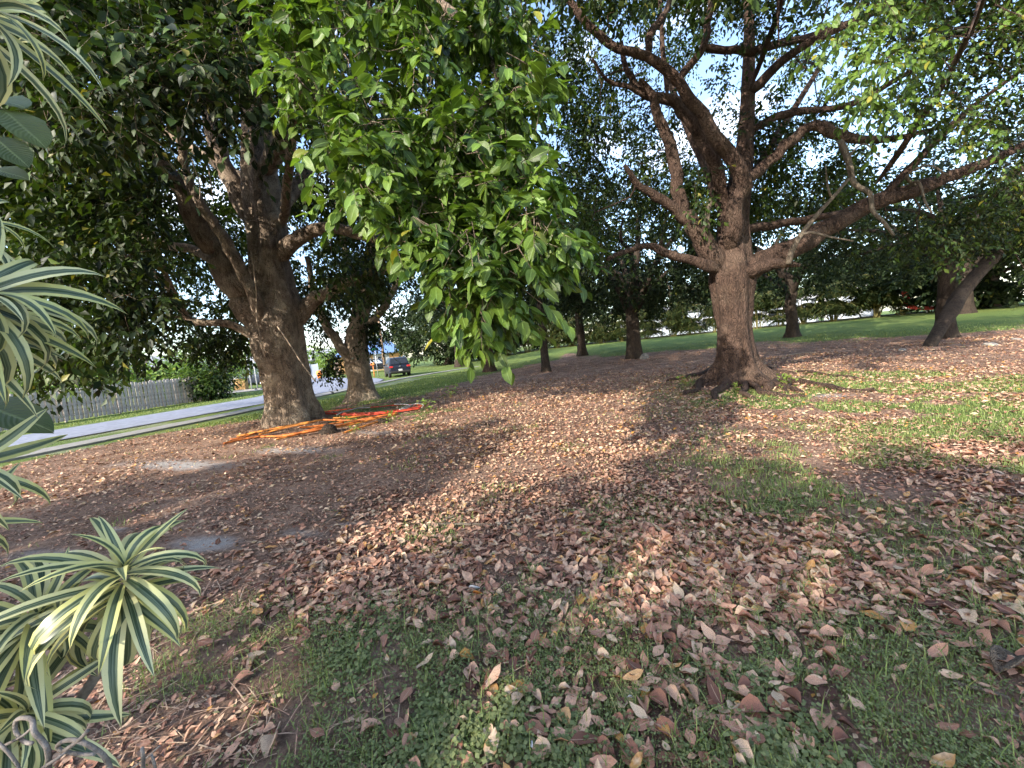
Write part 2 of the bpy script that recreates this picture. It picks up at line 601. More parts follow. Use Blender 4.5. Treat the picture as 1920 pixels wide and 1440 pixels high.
M['road'] = plain('worn_asphalt', (.22, .235, .295), .85, var=.22, scale=3, bump_s=.3)
M['concrete'] = plain('pale_concrete', (.25, .24, .23), .85, var=.15, scale=4, bump_s=.25)
M['edge'] = plain('dark_road_edge', (.05, .048, .05), .9)
M['grey_wood'] = plain('weathered_grey_wood', (.56, .50, .47), .85, var=.35, scale=9, bump_s=.5)
M['orange'] = plain('orange_conduit_plastic', (.42, .115, .02), .62, var=.55, scale=7)
M['amber'] = plain('sunbleached_orange_conduit', (.50, .18, .03), .62, var=.55, scale=7)
M['red'] = plain('red_conduit_plastic', (.50, .055, .025), .55, var=.45, scale=7)
M['white_pl'] = plain('white_hose_plastic', (.42, .40, .38), .45, var=.15)
M['white'] = plain('white_paint', (.50, .51, .54), .6, var=.08)
M['pale_blue'] = plain('pale_blue_render', (.40, .45, .52), .8, var=.12, scale=1.5)
M['tan_wall'] = plain('tan_wall', (.55, .33, .15), .8, var=.15)
M['blue_roof'] = plain('blue_tarp_roof', (.14, .24, .46), .6, var=.2)
M['grey_roof'] = plain('grey_shingle_roof', (.3, .31, .34), .85)
M['glass'] = plain('dark_window_glass', (.02, .024, .03), .15, var=.1, spec=.5)
M['steel'] = plain('galvanised_steel', (.5, .5, .52), .45, .6, var=.12)
M['screen'] = plain('dark_windscreen_mesh', (.055, .06, .065), .9, var=.2)
M['green_sign'] = plain('green_sign_paint', (.03, .30, .17), .5, var=.1)
M['pole_wood'] = plain('brown_utility_pole', (.26, .18, .12), .9, var=.3)
M['orange_paint'] = plain('orange_paint', (.75, .22, .05), .55, var=.15)
M['red_paint'] = plain('red_slide_plastic', (.75, .06, .06), .4, var=.1)
M['car_blue'] = plain('dark_blue_car_paint', (.010, .014, .028), .3, .0, var=.05, spec=.4)
M['car_black'] = plain('black_car_paint', (.010, .011, .014), .2, .2, var=.05, spec=.7)
M['tyre'] = plain('black_rubber', (.02, .02, .02), .8)
M['chrome'] = plain('silver_trim', (.6, .6, .62), .25, .9, var=.05)
M['tail'] = plain('red_lamp_glass', (.45, .02, .02), .2, var=.1, spec=.7)
M['stone'] = plain('pale_limestone', (.24, .22, .20), .9, var=.3, scale=12, bump_s=.5)
M['twig'] = plain('dry_twig', (.34, .26, .19), .85, var=.3, scale=20, bump_s=.4)
M['vine'] = plain('grey_dry_vine', (.22, .19, .17), .85, var=.45, scale=30, bump_s=.6)
M['palm_stem'] = plain('yellow_palm_cane', (.17, .15, .05), .6, var=.35, scale=8)
M['broad'] = leaf_mat('broad_dark_leaf', (.045, .075, .028), (.10, .14, .05), (.2, .2, .05), trans=.25, rough=.5)

# ------------------------------------------------------------------ leaf shapes and scattering
def leaf_template(nseg=4, w=.42, fold=.25, droop=.25, cross=0.0, twist=0.0, wave=0.0, ph=0.0):
    """a blade of length 1 along +y, x across, z up: three points across and nseg along"""
    V, U = [], []
    for i in range(nseg + 1):
        t = i / nseg
        ww = w * .5 * (math.sin(math.pi * min(1, t ** .85)) ** .75) * (1 if t < .98 else 0)
        if i == 0: ww = .03 * w
        if i == nseg: ww = .008
        a = droop * t
        y = t - .18 * abs(droop) * t * t
        zc = -droop * .6 * t * t
        for sx in (-1, 0, 1):
            tw = twist * (t - .3)
            x = sx * ww
            z = zc + abs(sx) * (fold * ww) + cross * (ww ** 2) * abs(sx) * 4
            z += wave * abs(sx) * math.sin(7.5 * t + ph + 1.9 * sx)
            x *= 1 + .9 * wave * math.sin(11 * t + 2 * ph + sx)
            V.append((x * math.cos(tw), y, z + x * math.sin(tw)))
            U.append((.5 + .5 * sx, t))
    Fq = []
    for i in range(nseg):
        for s in (0, 1):
            o = i * 3 + s
            Fq.append((o, o + 1, o + 4, o + 3))
    return np.array(V), np.array(Fq), np.array(U)

def kite(fold=.25, w=.48):
    """four-triangle leaf as two quads folded on the midrib"""
    V = np.array([(0, 0, 0), (-w / 2, .48, fold * w / 2), (0, 1, -.22), (w / 2, .48, fold * w / 2), (0, .5, -.03)])
    return V, np.array([(0, 4, 2, 1), (0, 3, 2, 4)]), None

def quadleaf(w=.5):
    V = np.array([(0, 0, 0), (-w / 2, .45, .05), (0, 1, -.15), (w / 2, .45, .05)])
    return V, np.array([(0, 3, 2, 1)]), None

def basis(D, Nn):
    """rotation matrices whose columns are x, y=D, z~N"""
    Y = unit(D)
    X = unit(np.cross(Y, Nn))
    Z = np.cross(X, Y)
    return np.stack([X, Y, Z], -1)

def scatter(tpl, P, D, Nn, S, tint, wide=0.0, mottle=0.0):
    """copies of tpl at P with direction D, normal Nn and length S -> V,F,tint,uv"""
    V0, F0, U0 = tpl
    B = basis(D, Nn)
    if wide: B[:, :, 0] *= rng.uniform(1 - wide, 1 + wide, len(P))[:, None]
    V = np.einsum('nij,kj->nki', B, V0) * S[:, None, None] + P[:, None, :]
    k = len(V0)
    Fc = (F0[None] + (np.arange(len(P)) * k)[:, None, None]).reshape(-1, F0.shape[1])
    T = np.repeat(tint, k, axis=0)
    if mottle: T[:, 0] = np.clip(T[:, 0] + rng.normal(size=len(T)) * mottle, 0, .9)
    U = np.tile(U0, (len(P), 1)) if U0 is not None else None
    return V.reshape(-1, 3), Fc, T, U

def ball(n, r=rng):
    v = unit(r.normal(size=(n, 3)))
    return v * (r.random((n, 1)) ** (1 / 3))

def twig_leaves(cl, out, rad, twigs, per, leaf_len, droop=.35, up=1.0, r=rng, t0=.12):
    """leafy twigs round every cluster centre -> leaf base points, directions, normals, lengths and the twigs' lines"""
    n = len(cl)
    c = np.repeat(cl, twigs, 0)
    o = np.repeat(out, twigs, 0)
    R = np.repeat(rad, twigs)[:, None]
    st = c + ball(len(c), r) * R * .55
    d = unit(r.normal(size=c.shape) * .7 + o * .55 + np.array([0, 0, -droop * .6]))
    L = R * r.uniform(.55, 1.05, (len(c), 1))
    t = np.linspace(t0, 1, per)[None, :, None]
    sag = np.array([0, 0, -1.]) * .22
    P = st[:, None, :] + d[:, None, :] * L[:, None, :] * t + sag * L[:, None, :] * t ** 2
    side = unit(np.cross(d, np.array([0, 0, 1.]) + r.normal(size=d.shape) * .25))
    sg = np.where(np.arange(per) % 2 == 0, 1., -1.)[None, :, None]
    D = d[:, None, :] * r.uniform(.35, .95, (len(c), per, 1)) + side[:, None, :] * sg * r.uniform(.5, 1., (len(c), per, 1)) + np.array([0, 0, -1.]) * droop + r.normal(size=(len(c), per, 3)) * .22
    Nn = np.array([0, 0, up]) + r.normal(size=(len(c), per, 3)) * .45 + o[:, None, :] * .25
    S = leaf_len * r.uniform(.65, 1.2, (len(c), per))
    tw0, tw1 = st, P[:, -1, :]
    return P.reshape(-1, 3), unit(D.reshape(-1, 3)), unit(Nn.reshape(-1, 3)), S.reshape(-1), tw0, P[:, per // 2, :], tw1

def twig_mesh(a, m_, b, r0, sides=3):
    """thin three-sided twigs through a, m_, b for all rows at once"""
    n = len(a)
    P = np.stack([a, m_, b], 1)
    T = unit(b - a)
    ref = np.tile(np.array([.31, .59, .74]), (n, 1))
    U = unit(np.cross(T, ref))
    W = np.cross(T, U)
    th = np.linspace(0, 2 * np.pi, sides, endpoint=False)
    ring = np.cos(th)[None, :, None] * U[:, None, :] + np.sin(th)[None, :, None] * W[:, None, :]
    rr = np.array([1, .75, .35])[None, :, None, None] * (np.asarray(r0) * np.ones(n))[:, None, None, None]
    V = P[:, :, None, :] + rr * ring[:, None, :, :]
    base = np.arange(n)[:, None, None] * (3 * sides)
    i = np.arange(2)[None, :, None] * sides
    j = np.arange(sides)[None, None, :]
    j2 = (j + 1) % sides
    Fc = np.stack([base + i + j, base + i + j2, base + i + sides + j2, base + i + sides + j], -1).reshape(-1, 4)
    return V.reshape(-1, 3), Fc

def grow(nodes, radii, clusters, q, r=rng, curve=.14, rmax=.06, coarse=False):
    """joins every cluster centre to the nearest wood with a curved branch; new branches become wood too"""
    P = [np.asarray(nodes, float)]
    Rr = [np.asarray(radii, float)]
    A, B = P[0], Rr[0]
    d0 = np.min(np.linalg.norm(clusters[:, None, :] - A[None, ::2, :], axis=2), axis=1)
    for k in np.argsort(d0):
        c = clusters[k]
        d = np.linalg.norm(A - c, axis=1)
        j = int(np.argmin(d))
        L = d[j]
        if L < .05: continue
        p0 = A[j]
        a = p0 + (c - p0) * .33 + r.normal(size=3) * curve * L + np.array([0, 0, .10 * L])
        b_ = p0 + (c - p0) * .68 + r.normal(size=3) * curve * L + np.array([0, 0, .08 * L])
        pts = catmull([p0, a, b_, c], 1 if coarse else 2)
        r0 = min(B[j] * .75, .008 + .014 * L, rmax)
        rad = np.linspace(r0, max(.0045, r0 * .35), len(pts))
        q.add(*tube(pts, rad, 3 if coarse else (5 if r0 > .015 else 4)))
        A = np.vstack([A, pts[1:]])
        B = np.concatenate([B, rad[1:]])
    return A, B

def limb_px(spec, Y0, k=5):
    """[(px, py, dY, half width in px)] -> smooth 3-D path and radii at distance Y0+dY"""
    P = np.array([at(x, y, Y0 + dy) for x, y, dy, w in spec])
    dep = np.array([Y0 + dy for x, y, dy, w in spec])
    R = np.array([w for *_, w in spec]) * dep / F
    Q = catmull(np.column_stack([P, R]), k)
    return Q[:, :3], np.maximum(Q[:, 3], .004)

def sample_px(poly, n, y0, y1, r=rng, power=1.0):
    xs, ys = [p[0] for p in poly], [p[1] for p in poly]
    out = []
    while len(out) < n:
        x = r.uniform(min(xs), max(xs), 200)
        y = r.uniform(min(ys), max(ys), 200)
        ok = in_poly(x, y, poly)
        for a_, b_ in zip(x[ok], y[ok]):
            out.append(at(a_, b_, y0 + (y1 - y0) * r.random() ** power))
    return np.array(out[:n])

def fluted(seed, amp, lobes, z0, flare, fh):
    """trunk cross-section: flutes, knots and a root flare towards the ground"""
    def mod(P, th):
        z = (P[:, 2] - z0)[:, None]
        t = th[None, :]
        lob = .5 * np.cos(lobes * t + 1.3 * seed + .35 * z) + .35 * np.cos((lobes + 2) * t - .8 * seed - .2 * z) + .15 * np.cos(2 * t + seed)
        e = np.exp(-np.maximum(z, 0) / fh)
        nz = noise3(2.2 * np.cos(t) + 7 * seed, 2.2 * np.sin(t), z * 1.6, seed) - .5
        nf = noise3(7 * np.cos(t), 7 * np.sin(t), z * 3.5, seed + 9) - .5
        return 1 + amp * lob * (1 + 1.2 * e) + flare * e * (1 + .55 * lob) + .22 * nz + .07 * nf
    return mod

LEAF0 = [leaf_template(4, .50, .30, .35), leaf_template(4, .54, .18, .5, twist=.3), leaf_template(4, .46, .42, .2, twist=-.25), leaf_template(4, .52, .3, .15)]
LEAF1 = [leaf_template(3, .50, .28, .35), leaf_template(3, .46, .35, .2, twist=.3), leaf_template(3, .54, .2, .5, twist=-.3)]
KITE = kite()
QUAD = quadleaf()
QUADK = quadleaf(.48)

def leaf_tint(P, r=rng, base=.35, var=.5, yellow=.02):
    n = len(P)
    big = noise3(P[:, 0] * .9, P[:, 1] * .9, P[:, 2] * .9, 21)
    a = np.clip(base + (big - .5) * .7 + r.normal(size=n) * var * .45, 0, 1)
    y = np.where(r.random(n) < yellow, r.uniform(.4, 1, n), np.clip(r.normal(size=n) * .06, 0, .2))
    return np.column_stack([a, y, r.random(n)])

def leaves_obj(name, parts, mat, parent):
    """parts: list of (V,F,T,U) with equal face size -> one mesh"""
    V, Fc, T, U, o = [], [], [], [], 0
    for v_, f_, t_, u_ in parts:
        V.append(v_); Fc.append(f_ + o); T.append(t_)
        U.append(u_ if u_ is not None else np.zeros((len(v_), 2)))
        o += len(v_)
    return np_obj(name, np.vstack(V), np.vstack(Fc), mat, parent, tint=np.vstack(T), uv=np.vstack(U))

# ------------------------------------------------------------------ ground cover layout
LINE_X = [-400, 60, 200, 330, 480, 600, 640, 700, 790, 850, 880, 960, 1060, 1250, 1500, 1700, 1919, 2600]
LINE_Y = [960, 862, 830, 803, 786, 774, 756, 752, 742, 725, 712, 692, 675, 661, 644, 632, 614, 575]

def cover(x, y):
    """share of grass, of leaf litter and of pale sand at a ground point; the pale share includes painted sun patches"""
    x, y = np.asarray(x, float), np.asarray(y, float)
    px, py, d = project(np.column_stack([x.ravel(), y.ravel(), np.zeros(x.size)]))
    px, py, d = px.reshape(x.shape), py.reshape(x.shape), d.reshape(x.shape)
    behind = (d < .35)
    px, py = np.where(behind, 960, np.clip(px, -3000, 5000)), np.where(behind, 1600, np.clip(py, 300, 2200))
    ln = np.interp(px, LINE_X, LINE_Y)
    patch = fbm2(x, y, .8, 31)
    patch2 = fbm2(x, y, 2.6, 41)
    wob = (fbm2(x, y, 3.0, 51) - .5)
    dist = np.hypot(x, y)
    lawn = smooth(-1, 1, (ln - py + wob * 26) / (3 + 60 / np.maximum(dist, 2)))
    fore = smooth(1070, 1230, py + 240 * (patch2 - .5) + .05 * (px - 900)) * smooth(230, 400, px + .2 * (py - 1100)) * smooth(.31, .47, patch)
    mid = smooth(930, 1060, py) * .85 * smooth(.50, .60, patch) * smooth(420, 700, px)
    right = .9 * smooth(1060, 1500, px + 160 * (patch2 - .5)) * smooth(690, 712, py + 16 * wob) * smooth(.40, .54, patch)
    sun_grass = smooth(1390, 1500, px) * smooth(690, 704, py + 20 * wob) * (1 - smooth(770, 850, py + 60 * wob)) * smooth(.40, .52, patch)
    stray = .55 * smooth(.62, .72, patch) * smooth(700, 760, py)
    pile = smooth(.46, .58, patch) * np.exp(-(((px - 700) / 130) ** 2 + ((py - 775) / 22) ** 2)) * 1.2
    grass = np.clip(np.maximum.reduce([lawn, fore, mid, right, sun_grass, stray, pile]), 0, 1)
    band = np.exp(-((py - (1075 - .03 * (px - 1000))) / 105.) ** 2) * smooth(330, 620, px)
    base = smooth(-4, 14, py - ln)
    litter = base * (.15 + .45 * smooth(480, 980, px + .35 * (900 - py)) + .45 * band) * (.35 + 1.2 * smooth(.35, .62, fbm2(x, y, 1.3, 61)))
    litter = litter * (1 - .40 * fore) * (1 - .48 * smooth(1110, 1220, py)) * (1 - .35 * smooth(1350, 1700, px))
    sand_sun = np.zeros(x.shape)
    for sx, sy, ax, ay in ((385, 1020, 95, 22), (575, 1002, 70, 15), (100, 1045, 110, 22), (215, 992, 40, 9), (560, 845, 120, 10), (330, 872, 160, 14), (720, 812, 90, 7), (1560, 742, 60, 5), (650, 985, 60, 8)):  # grey bare patches, plus sunlit pools painted into the ground colour
        sand_sun = np.maximum(sand_sun, np.exp(-(((px - sx) / ax) ** 2 + ((py - sy) / ay) ** 2)) * (.4 + 1.0 * fbm2(x, y, .5, 71)))
    road_side = smooth(-12.5, -14.0, x * .954 - y * .3) * smooth(-26.5, -24, x * .954 - y * .3) * (y < 34)
    sand_sun = np.maximum(sand_sun, road_side * .75 * smooth(.40, .6, fbm2(x, y, 1.0, 81)) * .8)
    return grass, np.clip(litter, 0, 1.4), np.clip(sand_sun * (1 - lawn * (1 - road_side)), 0, 1)

# one ground sheet, fine near the camera and coarse towards the horizon
def axis_lines(fine0, fine1, step, lo, hi, ratio):
    a = list(np.arange(fine0, fine1, step))
    s, p = step, a[-1]
    while p < hi:
        s *= ratio
        p += s
        a.append(p)
    s, p = step, a[0]
    pre = []
    while p > lo:
        s *= ratio
        p -= s
        pre.append(p)
    return np.array(pre[::-1] + a)
gx = axis_lines(-3.4, 4.4, .08, -900, 900, 1.065)
gy = axis_lines(.8, 5.4, .08, -60, 1500, 1.060)
GX, GY = np.meshgrid(gx, gy)
GZ = gz(GX, GY)
gr_, li_, sa_ = cover(GX, GY)
gr_ = gr_ * (.25 + .75 * smooth(5.0, 9.0, np.hypot(GX, GY)))     # close by, the green comes from real blades
V = np.column_stack([GX.ravel(), GY.ravel(), GZ.ravel()])
nx_, ny_ = len(gx), len(gy)
ii, jj = np.meshgrid(np.arange(ny_ - 1), np.arange(nx_ - 1), indexing='ij')
o_ = (ii * nx_ + jj).ravel()
Fc = np.column_stack([o_, o_ + 1, o_ + nx_ + 1, o_ + nx_])
ground = np_obj('ground', V, Fc, M['ground'], tint=np.column_stack([gr_.ravel(), sa_.ravel(), li_.ravel()]), smooth_shade=True)
tag(ground, kind='structure')

# ------------------------------------------------------------------ road and pavement
RU = np.array([.29, .957])
RN = np.array([.957, -.29])            # across the road, towards the park

def sheet(name, poly, z, mat, kind='structure', thick=0.0):
    bm = bmesh.new()
    vs = [bm.verts.new((p[0], p[1], z + float(gz(p[0], p[1])) * 0)) for p in poly]
    f = bm.faces.new(vs)
    if f.normal.z < 0: f.normal_flip()
    if thick:
        r_ = bmesh.ops.extrude_face_region(bm, geom=[f])
        for g in r_['geom']:
            if isinstance(g, bmesh.types.BMVert): g.co.z -= thick
    bmesh.ops.recalc_face_normals(bm, faces=bm.faces)
    bmesh.ops.triangulate(bm, faces=bm.faces)
    me = bpy.data.meshes.new(name)
    bm.to_mesh(me)
    bm.free()
    me.materials.append(mat)
    o = link(bpy.data.objects.new(name, me))
    return tag(o, kind=kind)

near = [(-19.8, -4.0), (-17.6, 3.0), (-15.1, 11.2), (-13.5, 15.0), (-12.3, 18.3), (-11.3, 20.6), (-10.6, 23.0), (-9.7, 25.8), (-9.6, 28.0), (-10.3, 31.0), (-12.0, 34.2)]
far = [(-18.0, 42.0), (-30.0, 60.0), (-34.0, 62.0), (-22.5, 41.0), (-18.6, 32.2), (-15.9, 23.9), (-18.9, 15.0), (-21.3, 7.0), (-24.4, -4.0)]
sheet('road', near + far, .030, M['road'])
edge = [(p[0] + .16, p[1] - .05) for p in near]
sheet('road_edge', edge + near[::-1], .022, M['edge'])
pav_in = [(-16.7, -4.0), (-14.3, 3.0), (-12.2, 9.6), (-10.9, 14.0), (-10.1, 18.0), (-9.4, 21.8), (-8.9, 25.0), (-8.0, 28.6), (-6.4, 32.2), (-4.4, 35.4), (0.0, 40.0)]
pav_out = [(p[0] - (.95 if p[1] < 24 else .75), p[1] + .35) for p in pav_in]
pav = sheet('pavement', pav_in + pav_out[::-1], .055, M['concrete'], thick=.06)

# ------------------------------------------------------------------ fallen leaves, litter, grass and weeds
FALL = [leaf_template(4, .54, .35, .55, .3, .4, .05, 1), leaf_template(4, .50, -.3, -.35, .3, -.5, .05, 2), leaf_template(4, .58, .75, .25, .4, .7, .04, 3), leaf_template(4, .46, .2, -.6, 0, .4, .06, 4),
        leaf_template(4, .56, .12, .08, .1, .1, .04, 5), leaf_template(4, .46, 1.0, .5, .7, -.7, .05, 6), leaf_template(4, .52, .1, -.1, .1, -.15, .05, 7), leaf_template(4, .60, .2, .2, 0, .25, .07, 8), leaf_template(4, .44, .05, .3, .2, -.3, .06, 9)]

FALL3 = [leaf_template(3, .54, .3, .45, .2, .3, .06, 2), leaf_template(3, .48, -.25, -.4, .2, -.4, .06, 4), leaf_template(3, .56, .7, .2, .2, .5, .05, 6)]

def ground_points(n, x0, x1, y0, y1, power, weight, r=rng, in_view=True):
    """random ground points, denser towards the camera, kept by weight(x,y)"""
    t = r.random(n)
    y = y0 * (y1 / y0) ** (t ** power)
    x = r.uniform(-1, 1, n) * 1.5 * (y + 1.2)
    ok = (x > x0) & (x < x1)
    x, y = x[ok], y[ok]
    if in_view:
        px, py, d = project(np.column_stack([x, y, np.zeros(len(x))]))
        k = (px > -160) & (px < 2080) & (py < 1640)
        x, y = x[k], y[k]
    k = r.random(len(x)) < weight(x, y)
    return x[k], y[k]

def fallen_tint(n, r=rng):
    u = r.random(n)
    t = np.where(u < .2, r.uniform(0, .22, n), np.where(u < .62, r.uniform(.25, .55, n), np.where(u < .88, r.uniform(.5, .74, n), np.where(u < .95, r.uniform(.74, .84, n), np.where(u < .985, r.uniform(.86, .94, n), 1.0)))))
    return np.column_stack([t, np.zeros(n), r.random(n)])

def lw(x, y): return cover(x, y)[1]
lx, ly = ground_points(185000, -9, 16, .75, 12.5, .97, lambda x, y: (1 - .85 * smooth(.25, .5, cover(x, y)[2])) * np.clip(lw(x, y) * (.30 + .24 * smooth(2.2, 3.6, y)) * (.45 + .8 * smooth(.34, .6, fbm2(x, y, .55, 65))) * 1.25, 0, 1))
ln_ = len(lx)
lz = gz(lx, ly) + rng.uniform(.004, .022, ln_) + .012 * cover(lx, ly)[0]
S = rng.normal(.073, .022, ln_).clip(.026, .12) * (1 - .36 * smooth(2.6, 5.2, ly))
ang = rng.uniform(0, 2 * np.pi, ln_)
tiltv = rng.normal(size=(ln_, 3)) * np.array([.13, .13, 0]) + np.array([0, 0, 1.])
D = np.column_stack([np.cos(ang), np.sin(ang), rng.normal(size=ln_) * .09])
T = fallen_tint(ln_)
P = np.column_stack([lx, ly, lz])
ppx, ppy, ppd = project(P)
vis = (ppx > 20) & (ppx < 1900) & (ppy > 0) & (ppy < 1425) & ~((ppx < 400) & (ppy > 960))
order = np.argsort(np.where(vis, -S / ppd, 9))
single = order[:300]
mask = np.ones(ln_, bool)
mask[single] = False
kind_ = rng.integers(0, len(FALL), ln_)
lift = np.array([.14, .16, .0, .22, .0, .10, .02, .03, .05])[kind_] * S * .5
P[:, 2] += lift
litter_parts = []
for k in range(len(FALL)):
    q_ = mask & (kind_ == k)
    nearq = q_ & (ly < 3.3)
    midq = q_ & (ly >= 3.3) & (ly < 6.0)
    litter_parts.append(scatter(FALL3[k % 3], P[midq], D[midq], tiltv[midq], S[midq], T[midq], .3, .07))
    litter_parts.append(scatter(FALL[k], P[nearq], D[nearq], tiltv[nearq], S[nearq], T[nearq], .28, .07))
farq = mask & (ly >= 6.0)
litter_parts.append(scatter(kite(.2, .55), P[farq], D[farq], tiltv[farq], S[farq], T[farq], .3, .05))
tag(leaves_obj('leaf_litter', litter_parts, M['leaf_fallen'], None), 'brown and tan fallen leaves strewn thickly over the bare soil', 'leaf litter', kind='stuff')

COLN = [(.2, 'dark brown'), (.4, 'dull reddish brown'), (.56, 'pinkish brown'), (.74, 'light pinkish tan'), (.85, 'pale tan'), (.95, 'orange'), (2, 'olive yellow')]
SHAPE = ['arched', 'cupped', 'folded', 'upcurled', 'flat', 'rolled', 'level', 'broad', 'narrow']
meshes, same_label = {}, {}
for i in single:
    cname = next(nm for lim, nm in COLN if T[i, 0] <= lim)
    key = (int(kind_[i]), cname)
    if key not in meshes:
        v_, f_, u_ = FALL[key[0]]
        meshes[key] = np_mesh('fallen_leaf', v_, f_, M['leaf_fallen'], tint=np.tile(T[i], (len(v_), 1)), uv=u_)
    o = bpy.data.objects.new('fallen_leaf', meshes[key])
    Bm = basis(D[i:i + 1], tiltv[i:i + 1])[0] * S[i]
    o.matrix_world = Matrix([[*Bm[r_], P[i][r_]] for r_ in range(3)] + [[0, 0, 0, 1]])
    link(o)
    zone = 'nearest weeds' if ppy[i] > 1290 else ('green patch' if ppy[i] > 1150 else 'leaf drift edge')
    side = 'left third' if ppx[i] < 640 else ('middle third' if ppx[i] < 1280 else 'right third')
    qx, qy, _d = project(P[i:i + 1] + D[i:i + 1] * S[i])
    ax_, ay_ = float(qx[0] - ppx[i]), float(qy[0] - ppy[i])
    tipw = ('right' if ax_ > 0 else 'left') if abs(ax_) > abs(ay_) else ('away' if ay_ < 0 else 'near')
    tipw = {'right': 'right', 'left': 'left', 'away': 'pointing away', 'near': 'towards viewer'}[tipw]
    cname = {'dull reddish brown': 'russet', 'light pinkish tan': 'pinkish tan'}.get(cname, cname)
    sz = 'small' if S[i] < .085 else ('large' if S[i] > .105 else 'middling')
    tag(o, '%s %s %s leaf, tip %s, %s, %s' % (sz, SHAPE[key[0]], cname, tipw, zone, side), 'fallen leaf', 'fallen leaves on the shaded ground')
    same_label.setdefault(o['label'], []).append((float(ppx[i]), o))
for lst in same_label.values():
    lst.sort(key=lambda t_: t_[0])
    words = {2: ('left one', 'right one'), 3: ('left one', 'middle one', 'right one')}.get(len(lst), ('first', 'second', 'third', 'fourth', 'fifth', 'sixth', 'seventh') if 3 < len(lst) < 8 else None)
    for k_, (x_, o) in enumerate(lst):
        if words: o['label'] = o['label'] + ', ' + words[k_]

# finer brown litter: bits of leaf between and beyond the whole leaves
fx, fy = ground_points(290000, -16, 34, 1.0, 30, .95, lambda x, y: np.clip(lw(x, y) * .55 + .30 * (cover(x, y)[0] < .4), 0, 1) * (1 - .8 * smooth(.25, .5, cover(x, y)[2])))
fn = len(fx)
ang = rng.uniform(0, 2 * np.pi, fn)
fs = rng.uniform(.012, .042, fn) * (1 + .055 * fy) * np.where(fy > 11, 1.25, 1)
parts = [scatter(QUAD, np.column_stack([fx, fy, gz(fx, fy) + .004 + .25 * fs * rng.random(fn)]), np.column_stack([np.cos(ang), np.sin(ang), rng.normal(size=fn) * .3]),
                 np.column_stack([rng.normal(size=fn) * .5, rng.normal(size=fn) * .5, np.ones(fn)]), fs, fallen_tint(fn))]
tag(leaves_obj('leaf_crumbs', parts, M['leaf_fallen'], None), 'small brown leaf fragments covering the soil under the trees', 'leaf litter', kind='stuff')

# curled bits of leaf over the middle distance
fx, fy = ground_points(120000, -14, 22, 5.0, 17, .9, lambda x, y: np.clip(lw(x, y) * .8 + .12 * (cover(x, y)[0] < .35), 0, 1) * (.35 + 1.0 * smooth(.38, .6, fbm2(x, y, .9, 67))))
fn = len(fx)
ang = rng.uniform(0, 2 * np.pi, fn)
fs = rng.uniform(.03, .075, fn) * (1 + .03 * fy)
ft = fallen_tint(fn)
hot = rng.random(fn) < .30
ft[:, 0] = np.where(hot, rng.uniform(.62, .93, fn), ft[:, 0])
parts = [scatter(QUAD, np.column_stack([fx, fy, gz(fx, fy) + .012 + .3 * fs * rng.random(fn)]), np.column_stack([np.cos(ang), np.sin(ang), rng.normal(size=fn) * .4]),
                 np.column_stack([rng.normal(size=fn) * .6, rng.normal(size=fn) * .6, np.ones(fn)]), fs, ft)]
tag(leaves_obj('leaf_flakes', parts, M['leaf_fallen'], None), 'curled tan and orange leaf flakes over the middle ground', 'leaf litter', kind='stuff')

def blade_set(x, y, h, w, spread, tint, r=rng):
    """grass blades: a bent two-quad strip each"""
    n = len(x)
    a = r.uniform(0, 2 * np.pi, n)
    lean = np.column_stack([np.cos(a), np.sin(a)]) * (r.uniform(.15, 1., n) * spread)[:, None]
    side = np.column_stack([-np.sin(a), np.cos(a)])
    z = gz(x, y)
    V = np.zeros((n, 6, 3))
    for k, (t, ww) in enumerate(((0, 1), (.55, .8), (1, .06))):
        c_ = np.column_stack([x, y, z]) + np.column_stack([lean * (t ** 1.8)[None] if False else lean * t ** 1.8, np.ones(n) * (t - .25 * t * t * np.linalg.norm(lean, axis=1))]) * h[:, None]
        for s_, sg in ((0, -1), (1, 1)):
            V[:, 2 * k + s_, :] = c_
            V[:, 2 * k + s_, :2] += side * (sg * .5 * w * ww)[:, None]
    Fb = np.array([(0, 1, 3, 2), (2, 3, 5, 4)])
    Fc = (Fb[None] + (np.arange(n) * 6)[:, None, None]).reshape(-1, 4)
    return V.reshape(-1, 3), Fc, np.repeat(tint, 6, 0), None

def grass_tint(n, base, r=rng):
    return np.column_stack([np.clip(r.normal(base, .25, n), 0, 1), np.where(r.random(n) < .08, r.uniform(.4, 1, n), r.uniform(0, .15, n)), r.random(n)])

# dry stalks and straw lying on the soil
sx_, sy_ = ground_points(16000, -12, 16, 1.0, 12, .9, lambda x, y: np.clip(.55 * (cover(x, y)[0] < .6) + .1, 0, 1) * (.2 + smooth(3, -4, x)))
sn = len(sx_)
ang = rng.uniform(0, 2 * np.pi, sn)
stv = np.array([(-.016, 0, 0), (.016, 0, 0), (.011, .5, .03), (-.011, .5, .03), (.004, 1, 0), (-.004, 1, 0)])
parts = [scatter((stv, np.array([(0, 1, 2, 3), (3, 2, 4, 5)]), None), np.column_stack([sx_, sy_, gz(sx_, sy_) + .012]), np.column_stack([np.cos(ang), np.sin(ang), rng.normal(size=sn) * .04]), np.tile([0, 0, 1.], (sn, 1)), rng.uniform(.05, .22, sn), np.column_stack([rng.uniform(.5, .84, sn), 0 * ang, rng.random(sn)]))]
tag(leaves_obj('straw', parts, M['leaf_fallen'], None), 'thin pale dry stalks scattered over the bare soil', 'straw', kind='stuff')

